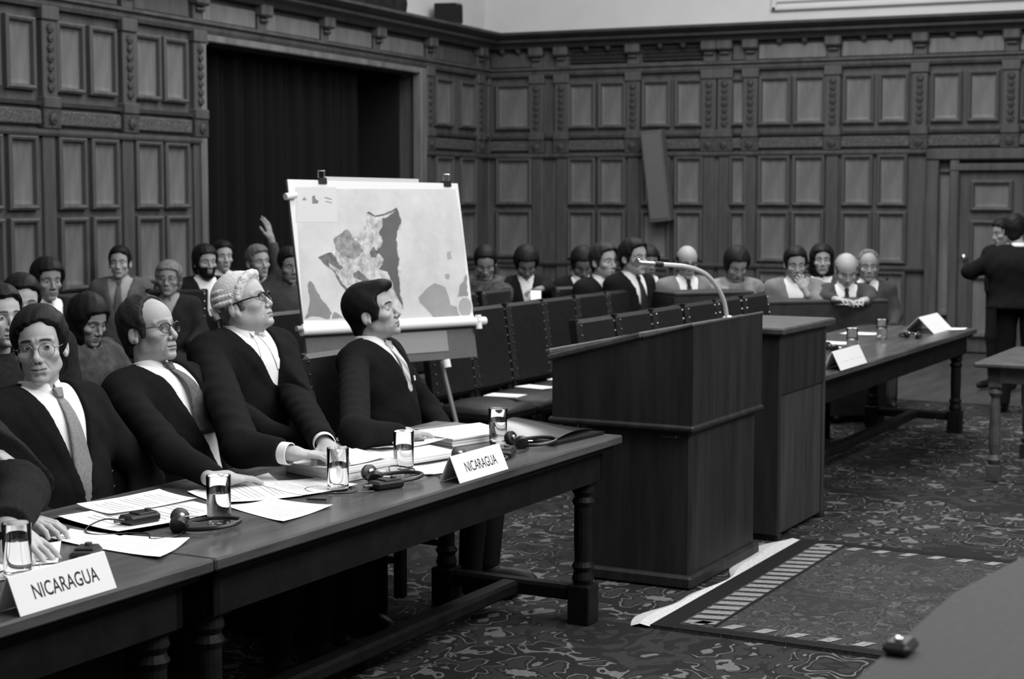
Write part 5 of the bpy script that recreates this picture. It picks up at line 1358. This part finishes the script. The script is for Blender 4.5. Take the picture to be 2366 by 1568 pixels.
def wig_parts(hlink, o):
    def cap_(P):
        d = head_base(P, o.get('w', 1.0), 1.0, o.get('fat', 0)) - 0.017
        g = 0.0012*np.sin(P[0]*500+P[2]*200)*np.sin(P[1]*400+P[2]*300)
        return smax(d + g, np.maximum(0.006-P[2]+np.clip(P[0], -1, 0)*0.20, P[0]-0.040-(P[2]-0.03)*0.75), 0.008)
    V, Q = surface_nets(cap_, (-0.16, -0.13, -0.12), (0.16, 0.13, 0.16), 0.003)
    w_ = hlink('wig', np_mesh('wig', V, Q, smooth_it=1), WIG)
    def roll(P):      # frizzed band standing over the brow and the side drop
        A = (P[0], np.abs(P[1]), P[2]); d = None
        pth = [(0.076, 0.0, 0.104), (0.072, 0.030, 0.099), (0.056, 0.056, 0.084), (0.036, 0.074, 0.062), (0.024, 0.081, 0.042), (0.020, 0.085, 0.022)]
        for a, b in zip(pth[:-1], pth[1:]):
            q = cap(A, a, b, 0.0165 if a[2] > 0.07 else 0.013); d = q if d is None else smin(d, q, 0.008)
        return d + 0.0016*np.sin(P[2]*420+P[0]*380)*np.sin(P[1]*420)
    V, Q = surface_nets(roll, (-0.03, -0.13, -0.04), (0.12, 0.13, 0.15), 0.003)
    hlink('front_roll', np_mesh('front_roll', V, Q, smooth_it=1), WIG)
    for sg in (1, -1):
        for r_, (z, xa, xb, y) in enumerate(((0.070, -0.085, -0.005, 0.080), (0.045, -0.090, 0.002, 0.091), (0.020, -0.088, -0.004, 0.096))):
            c = MB(); n = 14
            c.tube([(xa+(xb-xa)*k/n, sg*(y-0.045*max(0, (0.4-k/n))**1.2), z-0.004*k/n) for k in range(n+1)], [0.0125*(0.75+0.25*math.sin(math.pi*min(1, k/n*1.2)))+0.0008*math.sin(k*2.4) for k in range(n+1)], 12)
            hlink('side_curl', c.mesh('side_curl'), WIG).data.shade_smooth()
    for k in range(5):
        c = MB(); a = (k-2)*0.5
        c.tube([(-0.118+0.01*abs(k-2)-0.004, 0.035*(k-2)-0.0, 0.02-0.0*k), (-0.122+0.012*abs(k-2), 0.035*(k-2), -0.03)], 0.0135, 10)
        hlink('back_curl', c.mesh('back_curl'), WIG).data.shade_smooth()
    for sg in (1, -1):
        c = MB().tube(smoothp([Vector((-0.115, sg*0.02, -0.02)), Vector((-0.125, sg*0.022, -0.075)), Vector((-0.120, sg*0.024, -0.12)), Vector((-0.112, sg*0.024, -0.165)), Vector((-0.100, sg*0.024, -0.180))], 5), [0.006]*8 + [0.0045]*13, 8)
        hlink('tail', c.mesh('tail'), WIG).data.shade_smooth()
        c = MB().lathe([(0.002, -0.013), (0.011, -0.006), (0.011, 0.006), (0.002, 0.013)], 10, Matrix.Translation((-0.124, sg*0.023, -0.09)))
        hlink('tail_knot', c.mesh('tail_knot'), WIG).data.shade_smooth()
# ------------------------------------------------------------------ the four men at the table and the arm at the left edge
DOWN = -math.pi/2                      # local +X turned to face the judges (court -Y)
def court_rz(a): return CA + DOWN + a
TIE1 = mat('mid_grey_tie', 0.20, 0.6, 0.4, noise=(120, 0.25)); TIE2 = mat('dark_grey_tie', 0.075, 0.6, 0.4, noise=(60, 0.35))
def stripe_mat(name, a, b_, sc):
    m = bpy.data.materials.new(name); m.use_nodes = True; N = m.node_tree.nodes; L_ = m.node_tree.links; p = N['Principled BSDF']
    tc = N.new('ShaderNodeTexCoord'); w = N.new('ShaderNodeTexWave'); w.inputs['Scale'].default_value = sc; w.bands_direction = 'DIAGONAL'
    r = N.new('ShaderNodeMapRange'); r.inputs['To Min'].default_value = a; r.inputs['To Max'].default_value = b_
    L_.new(tc.outputs['Object'], w.inputs['Vector']); L_.new(w.outputs['Fac'], r.inputs['Value']); L_.new(r.outputs['Result'], p.inputs['Base Color'])
    p.inputs['Roughness'].default_value = 0.6
    return m
TIE4 = stripe_mat('striped_light_tie', 0.28, 0.62, 11)
R = math.radians
def man(at, turn, label, o, pose, res=0.006):
    pose['at'] = at
    return build_person(Vector((0, 0, 0.012)), court_rz(turn), label, o, pose, res)
NEAR_CHAIRS = []
# man 1: round metal spectacles, looking towards the camera
m1 = man(at_depth(93, 797, 5.35), R(-8), 'man in dark suit with round metal spectacles and grey tie facing the camera',
    dict(hres=0.002, neck_len=0.150, w=0.96, jaw=1.02, smile=0.003, nose=0.90, hair='side', hair_t=0.009, hl=-0.010, hly=-0.26, hair_m=HAIRB, gaze=(1, 0.30, 0.05), brow=0.04, beard=0.10, tie=TIE1, jacket_m=SUIT, vz=0.66, vw=0.085, tie_z=0.58,
         glasses=dict(r=0.0245, ry=0.0235, wire=0.0011, m=WIRE, x=0.102, z=-0.010, cx=0.0335), tone=0.95, bulk=1.06, shw=1.05),
    dict(lean=R(11), side=R(0), head=(0.03, 0.0, 1.205), look=(R(-46), R(0), R(5)), L=((0.06, 0.29, 0.74), (0.24, 0.10, 0.63)), R=((0.06, -0.29, 0.74), (0.24, -0.10, 0.63)), handL=dict(dir=(1, -0.5, -0.35), curl=0.5), handR=dict(dir=(1, 0.5, -0.35), curl=0.5)))
# man 2: receding hair, heavy spectacles, in profile to the right
m2 = man(at_depth(345, 761, 6.05), R(0), 'balding man in black suit with spectacles and dark grey tie looking right',
    dict(hres=0.002, neck_len=0.145, w=1.0, jaw=0.98, nose=1.05, hair='recede', hair_t=0.012, jag=0.35, hair_m=HAIRM, gaze=(1, 0.0, 0.0), brow=0.45, tie=TIE2, jacket_m=SUIT, vz=0.54, vw=0.095, tie_z=0.80, tie_bulge=0.022,
         glasses=dict(r=0.023, ry=0.019, wire=0.0018, m=mat('tortoise_frame', 0.05, 0.3, 0.5), x=0.103, z=-0.004, brow=0.0028, temple=0.0018), tone=0.86, beard=0.05, bulk=1.08, shw=1.04),
    dict(lean=R(23), head=(0.05, 0.0, 1.215), look=(R(3), R(9), R(0)), L=((0.10, 0.30, 0.78), (0.36, 0.20, 0.81)), Rw=(hit_z(400, 1050, 0.86), hit_z(500, 1105, 0.80)),
         handL=dict(dir=(1, -0.25, -0.2), curl=0.45), handR=dict(to=hit_z(600, 1104, 0.78), curl=0.3)))
# man 3: barrister's wig, black-rimmed glasses, head thrown back
m3 = man(at_depth(563, 701, 6.6), R(-12), 'man in white barrister wig and black robe with wing collar gazing upward',
    dict(hres=0.0022, w=1.03, jaw=1.12, fat=0.012, jowl=0.03, nose=0.92, wig=True, hair='recede', hair_t=0.015, hair_max_z=0.012, wings=True, skirt=True, hair_m=HAIRG, gaze=(1, 0, 0.10), brow=0.6, tone=0.92, neck=1.2, neck_len=0.125, jacket_m=SUIT, vz=0.79, vw=0.080, cr=0.073, collar_r=0.078, bulk=1.2, shw=1.04, cuffs=True, sleeve=1.15,
         glasses=dict(r=0.023, ry=0.018, wire=0.0016, m=GLASSF, x=0.104, z=-0.004, brow=0.0042, temple=0.0036)),
    dict(lean=R(8), head=(0.02, 0.0, 1.275), look=(R(26), R(20), R(0)), Lw=(hit_z(690, 930, 0.90), hit_z(748, 1022, 0.87)), Rw=(hit_z(560, 1035, 0.86), hit_z(652, 1046, 0.855)),
         handL=dict(to=hit_z(772, 1052, 0.84), curl=0.55), handR=dict(to=hit_z(760, 1052, 0.845), curl=0.30, spread=0.06)))
# man 4: black quiff, striped tie
m4 = man(at_depth(862, 722, 7.15), R(10), 'young man with thick black hair, black suit and striped tie in profile before the map',
    dict(hres=0.0022, w=0.98, jaw=1.0, nose=1.0, hair='quiff', hair_t=0.013, hair_m=HAIRB, rough=0.25, jag=0.5, gaze=(1, 0, 0), brow=0.03, tie=TIE4, jacket_m=SUIT, vz=0.82, vw=0.075, tie_z=0.74, tone=0.84, beard=0.08, pin=(0.085, 0.87), bulk=1.04, shw=1.03),
    dict(lean=R(9), head=(0.03, 0.0, 1.195), look=(R(6), R(17), R(0)), L=((0.06, 0.29, 0.74), (0.24, 0.10, 0.64)), Rw=(hit_z(820, 1000, 0.85), hit_z(925, 1003, 0.82)),
         handL=dict(dir=(1, -0.5, -0.3), curl=0.5), handR=dict(to=hit_z(1005, 998, 0.80), curl=0.25, spread=0.1)))
# person cut by the left edge: textured sleeve and a hand on the papers
m0 = man(at_depth(-165, 850, 4.75), R(4), 'person cut by the left frame edge in textured dark robe, hand on papers',
    dict(hres=0.006, hair='short', jacket_m=mat('robe_cloth', 0.018, 0.95, 0.15, noise=(160, 0.5), bump=(300, 0.4)), sleeve=1.35, skirt=True, handres=0.002, tie=TIE2, vz=0.75, bulk=1.05),
    dict(lean=R(2), head=(0.02, 0.0, 1.21), look=(R(0), R(0), 0), Lw=(hit_z(60, 1120, 0.90), hit_z(22, 1215, 0.835)), R=((0.12, -0.28, 0.76), (0.36, -0.12, 0.82)),
         handL=dict(to=hit_z(118, 1290, 0.77), curl=0.22, spread=0.14, thumb=0.8), handR=dict(dir=(1, 0.3, -0.2), curl=0.4)))
for i, m_ in enumerate((m1, m2, m3, m4, m0)):
    c_ = to_court(Vector(m_[0].location))
    place_chair(c_[0], c_[1]+0.03, 0.0, ('leather chair under the man in round metal spectacles', 'leather chair under the balding man with dark tie', 'leather chair under the wigged man', 'leather chair under the young man with striped tie', 'leather chair at the left frame edge under the robed person')[i], 'chairs at the near table')
# ------------------------------------------------------------------ audience
FACE = HEAD + math.pi                 # facing the camera
def chair_at(loc, rz, label, group):
    o = copy_tree(chair0); o.location = (loc.x, loc.y, 0.012); o.rotation_euler = (0, 0, rz + math.pi/2)
    return tag(o, label, 'chair', group)
PLAID = mat('plaid_shirt_cloth', 0.07, 0.9, 0.2, noise=(22, 0.9))
DKTIE = mat('black_tie', 0.015, 0.7, 0.3)
LTJ = mat('light_jacket_cloth', 0.17, 0.9, 0.2, noise=(40, 0.15))
KNIT = mat('dark_knit_cloth', 0.02, 0.95, 0.1, noise=(60, 0.3))
BLOUSE = mat('mid_grey_blouse', 0.06, 0.9, 0.2, noise=(18, 0.5))
def sitter(px, py, dep, yaw, label, o, look=(0, 0, 0), lean=0.0, res=0.014, chair=True, **kw):
    oo = dict(hres=0.0055, hairres=0.006, handres=0.005, jacket_m=SUIT2, tone=0.75, brow=0.15, hair='short', neck_len=0.145); oo.update(o)
    pose = dict(at=at_depth(px, py, dep), lean=lean, head=(0.03, 0, 1.2), look=tuple(R(a) for a in look)); pose.update(kw)
    r = build_person(Vector((0, 0, 0.012)), FACE + R(yaw), label, oo, pose, res, 'seated audience')
    if chair: chair_at(r[0].location, r[0].rotation_euler.z, 'leather chair under the ' + chair, 'audience chairs')
    return r
TIEW = dict(tie=DKTIE)
# left block
sitter(-2, 730, 6.6, 40, 'dark-haired onlooker cut by the left frame edge behind the front row', dict(hair='short', hres=0.003, tone=0.9, jacket_m=KNIT, open=False), look=(5, 0, 0), chair='onlooker cut by the left frame edge')
sitter(50, 697, 7.6, 20, 'dark-haired man half hidden behind the head of the man in round spectacles', dict(hair='short', hres=0.003, tone=0.9, jacket_m=KNIT), look=(5, -8, 0), chair='half hidden dark-haired man')
sitter(110, 645, 10.0, 35, 'man with bushy dark hair, open white collar and dark jacket', dict(hair='bowl', hair_t=0.02, hl=-0.012, tone=0.55, jacket_m=SUIT2), look=(0, -6, 0), chair='man with bushy dark hair')
sitter(205, 738, 8.5, 45, 'woman with long black hair and grey blouse looking down to the right', dict(hair='long', hres=0.003, hair_t=0.016, w=0.95, tone=0.55, jacket_m=BLOUSE, open=False, top_name='blouse', shw=0.88), look=(8, -20, 0), chair='woman with long black hair', res=0.009)
sitter(277, 606, 12.9, 4, 'young man in grey jacket and tie sitting upright by the left wall', dict(hair='short', jacket_m=GREYSUIT, tie=mat('grey_tie', 0.10, 0.7, 0.3), shirt_m=mat('pale_shirt', 0.35, 0.8, 0.2), vz=0.70, vw=0.09, tone=0.7), chair='young man in grey jacket')
sitter(390, 643, 11.8, 2, 'older woman with grey curly hair and glasses in dark clothes', dict(hair='bowl', hair_m=HAIRG, hl=-0.01, jacket_m=KNIT, shirt_m=mat('grey_scarf', 0.3, 0.8, 0.2), vz=0.86, vw=0.06, tone=0.62, shw=0.9, glasses=dict(r=0.024, wire=0.0015, m=WIRE)), chair='older woman with glasses')
sitter(474, 603, 12.6, 30, 'bearded dark-haired man turned right with white collar', dict(hair='bowl', hl=-0.01, beardmesh=True, jacket_m=SUIT2, vz=0.75, tone=0.75), look=(4, -4, 0), chair='bearded man')
sitter(514, 592, 13.5, 28, 'man looking right just behind the bearded man', dict(hair='short', jacket_m=SUIT2, tone=0.75), chair='man just behind the bearded man')
sitter(596, 604, 12.7, 32, 'smiling fair-haired man in grey jacket behind the wigged man', dict(hair='short', hair_m=mat('fair_hair', 0.10, 0.6, 0.3, noise=(60, 0.5)), smile=0.003, jacket_m=MIDSUIT, shirt_m=MATS['pale_shirt'], tone=0.7), look=(6, 0, 4), chair='fair-haired man')
sitter(668, 612, 12.0, 20, 'dark-haired person with one arm raised beside the map', dict(hair='short', jacket_m=MIDSUIT, tone=0.5, open=False), look=(10, -10, 0), chair='person with raised arm',
       Rw=(at_depth(646, 632, 12.0), at_depth(628, 560, 12.0)), handR=dict(to=at_depth(617, 515, 12.0), curl=0.2, s=1.0))
# right block
sitter(1122, 605, 13.1, 0, 'man in plaid shirt bending his dark head beside the map', dict(hair='short', hair_t=0.018, hl=-0.02, jacket_m=PLAID, open=False, top_name='plaid_shirt', tone=0.6), look=(0, -32, 0), lean=R(-6), chair='man in plaid shirt',
       Lw=(at_depth(1165, 700, 12.9), at_depth(1150, 745, 12.7)), handL=dict(to=at_depth(1158, 800, 12.7), curl=0.3))
sitter(1216, 606, 13.1, 6, 'dark-haired woman in black jacket bending over her notes', dict(hair='bowl', hair_t=0.022, hl=-0.03, jacket_m=SUIT2, vz=0.80, vw=0.05, tone=0.4, shw=0.95), look=(0, -38, 0), lean=R(-8), chair='woman bending over her notes',
       Lw=(at_depth(1262, 668, 12.9), at_depth(1250, 668, 12.7)), handL=dict(to=at_depth(1232, 672, 12.6), curl=0.5))
sitter(1346, 606, 13.2, 8, 'dark-haired man in black suit with lowered head behind the chairs', dict(hair='bowl', hair_t=0.016, hl=-0.035, vz=0.76, tie=DKTIE, jacket_m=SUIT2, tone=0.4), look=(0, -40, 0), lean=R(-6), chair='man with lowered head')
sitter(1396, 603, 12.3, 38, 'young man in dark suit and tie looking right, left of the two neighbours in profile', dict(hs=1.05, hair='short', hair_t=0.017, hair_m=HAIRM, jacket_m=SUIT2, tie=DKTIE, vz=0.70, tone=0.78), chair='left young man in profile')
sitter(1464, 594, 12.2, 42, 'dark-haired man in black suit behind the microphone head looking right', dict(hs=1.06, hair='short', hair_t=0.018, jacket_m=SUIT, tie=DKTIE, vz=0.70, tone=0.75), chair='man behind the microphone head')
sitter(1497, 603, 13.4, 15, 'dark-haired person half hidden behind the man at the microphone head', dict(hair='bowl', jacket_m=SUIT2, tone=0.5, vz=0.76, tie=DKTIE), look=(0, -10, 0), chair='half hidden person behind the microphone')
sitter(1588, 604, 12.8, 8, 'bald man with dark glasses in pale jacket behind the gooseneck', dict(hair='bald', hair_m=HAIRM, jacket_m=LTJ, tie=DKTIE, vz=0.66, tone=0.72, glasses=dict(r=0.024, wire=0.003, m=GLASSF, brow=0.004)), look=(0, -14, 0), chair='bald man in pale jacket')
sitter(1702, 609, 12.8, 4, 'dark-haired woman in pale blouse with head bent down', dict(hair='bowl', hair_t=0.022, hl=-0.03, jacket_m=LIGHTCL, open=False, top_name='blouse', tone=0.6, shw=0.95), look=(4, -34, 0), lean=R(-5), chair='woman in pale blouse',
       Rw=(at_depth(1672, 680, 12.6), at_depth(1705, 688, 12.3)), handR=dict(to=at_depth(1725, 688, 12.2), curl=0.5))
sitter(1838, 608, 12.8, -4, 'man in light jacket resting his chin on his hand', dict(hair='short', hair_t=0.017, jacket_m=LTJ, vz=0.70, tone=0.68), look=(4, -12, 0), lean=R(-3), chair='man with chin on hand',
       Lw=(at_depth(1890, 705, 12.4), at_depth(1862, 676, 12.40)), handL=dict(to=at_depth(1848, 645, 12.42), curl=0.9, s=0.85, up=(1, 0, 0.3)))
sitter(1899, 600, 13.6, -6, 'woman with thick dark hair behind the man with chin on hand', dict(hair='long', hair_t=0.016, jacket_m=BLOUSE, vz=0.80, tone=0.7, shw=0.9), chair='woman with thick dark hair')
sitter(1956, 622, 12.7, -4, 'bald man in grey suit writing with lowered head', dict(hair='bald', hair_m=HAIRG, jacket_m=MIDSUIT, tie=DKTIE, vz=0.66, tone=0.8), look=(2, -32, 0), lean=R(-6), chair='bald writing man',
       Lw=(at_depth(2010, 692, 12.5), at_depth(2000, 694, 12.2)), handL=dict(to=at_depth(1985, 696, 12.1), curl=0.5), Rw=(at_depth(1908, 690, 12.5), at_depth(1930, 692, 12.2)), handR=dict(to=at_depth(1952, 694, 12.1), curl=0.4))
sitter(2006, 614, 13.5, -2, 'grey-haired man partly hidden behind the bald writing man', dict(hair='recede', hair_m=HAIRG, jacket_m=MIDSUIT, tone=0.6), look=(-4, -4, 0), chair='grey-haired man behind the writer')
# standing pair at the right edge
build_person(Vector((0, 0, 0.012)), FACE + R(152), 'man in black suit standing with his back turned at the right frame edge',
    dict(hres=0.004, hairres=0.005, hair='short', hair_t=0.014, jacket_m=SUIT, jacket_z=0.42, tone=0.75, neck_len=0.15, ch=0.04, bulk=1.38, shw=1.05, cr=0.070, collar_r=0.070),
    dict(at=at_depth(2345, 532, 12.9), pelvis=0.92, legs='stand', scale=0.97, head=(0.05, 0.06, 1.2), look=(R(8), R(-10), 0), lean=R(-3),
         Rw=(at_depth(2300, 640, 13.0), at_depth(2390, 650, 13.2)), Lw=(at_depth(2238, 628, 13.0), at_depth(2290, 620, 13.2)), handL=dict(dir=(1, -0.3, 0), curl=0.6), handR=dict(dir=(1, 0.3, 0), curl=0.6)), 0.010, 'standing men')
build_person(Vector((0, 0, 0.012)), FACE + R(-55), 'man standing behind the black-suited figure, face turned left',
    dict(hres=0.0055, hairres=0.006, hair='short', jacket_m=SUIT2, tone=0.6, tie=DKTIE, neck_len=0.145),
    dict(at=at_depth(2318, 536, 14.4), pelvis=0.92, legs='stand', scale=0.93, head=(0.02, 0, 1.2), look=(R(-20), R(-12), 0)), 0.014, 'standing men')
# notes held or lying in the audience
def notepad(px, py, dep, label, w=0.10, h=0.14, tilt=0.5, rz=0.0):
    p_ = at_depth(px, py, dep)
    o = empty('notepad', p_, FACE + math.pi/2 + rz, label, 'notepad', 'notepads in the audience')
    M = Matrix.Rotation(tilt, 4, 'X')
    MB().box(-w/2, w/2, -h/2, h/2, -0.004, 0.0, 0.0, M).build('pad', PAPER, o)
    MB().box(-w/2, w/2, h/2-0.012, h/2+0.002, -0.005, 0.002, 0.0, M).build('binding', BLACK, o)
notepad(1238, 680, 12.5, 'white notepad held by the woman bending over her notes', 0.08, 0.10, 0.9)
notepad(1313, 686, 12.6, 'small white notepad left of the young man in profile', 0.06, 0.06, 1.2)
notepad(1958, 700, 12.28, 'white notepad before the bald writing man', 0.22, 0.14, 0.08)
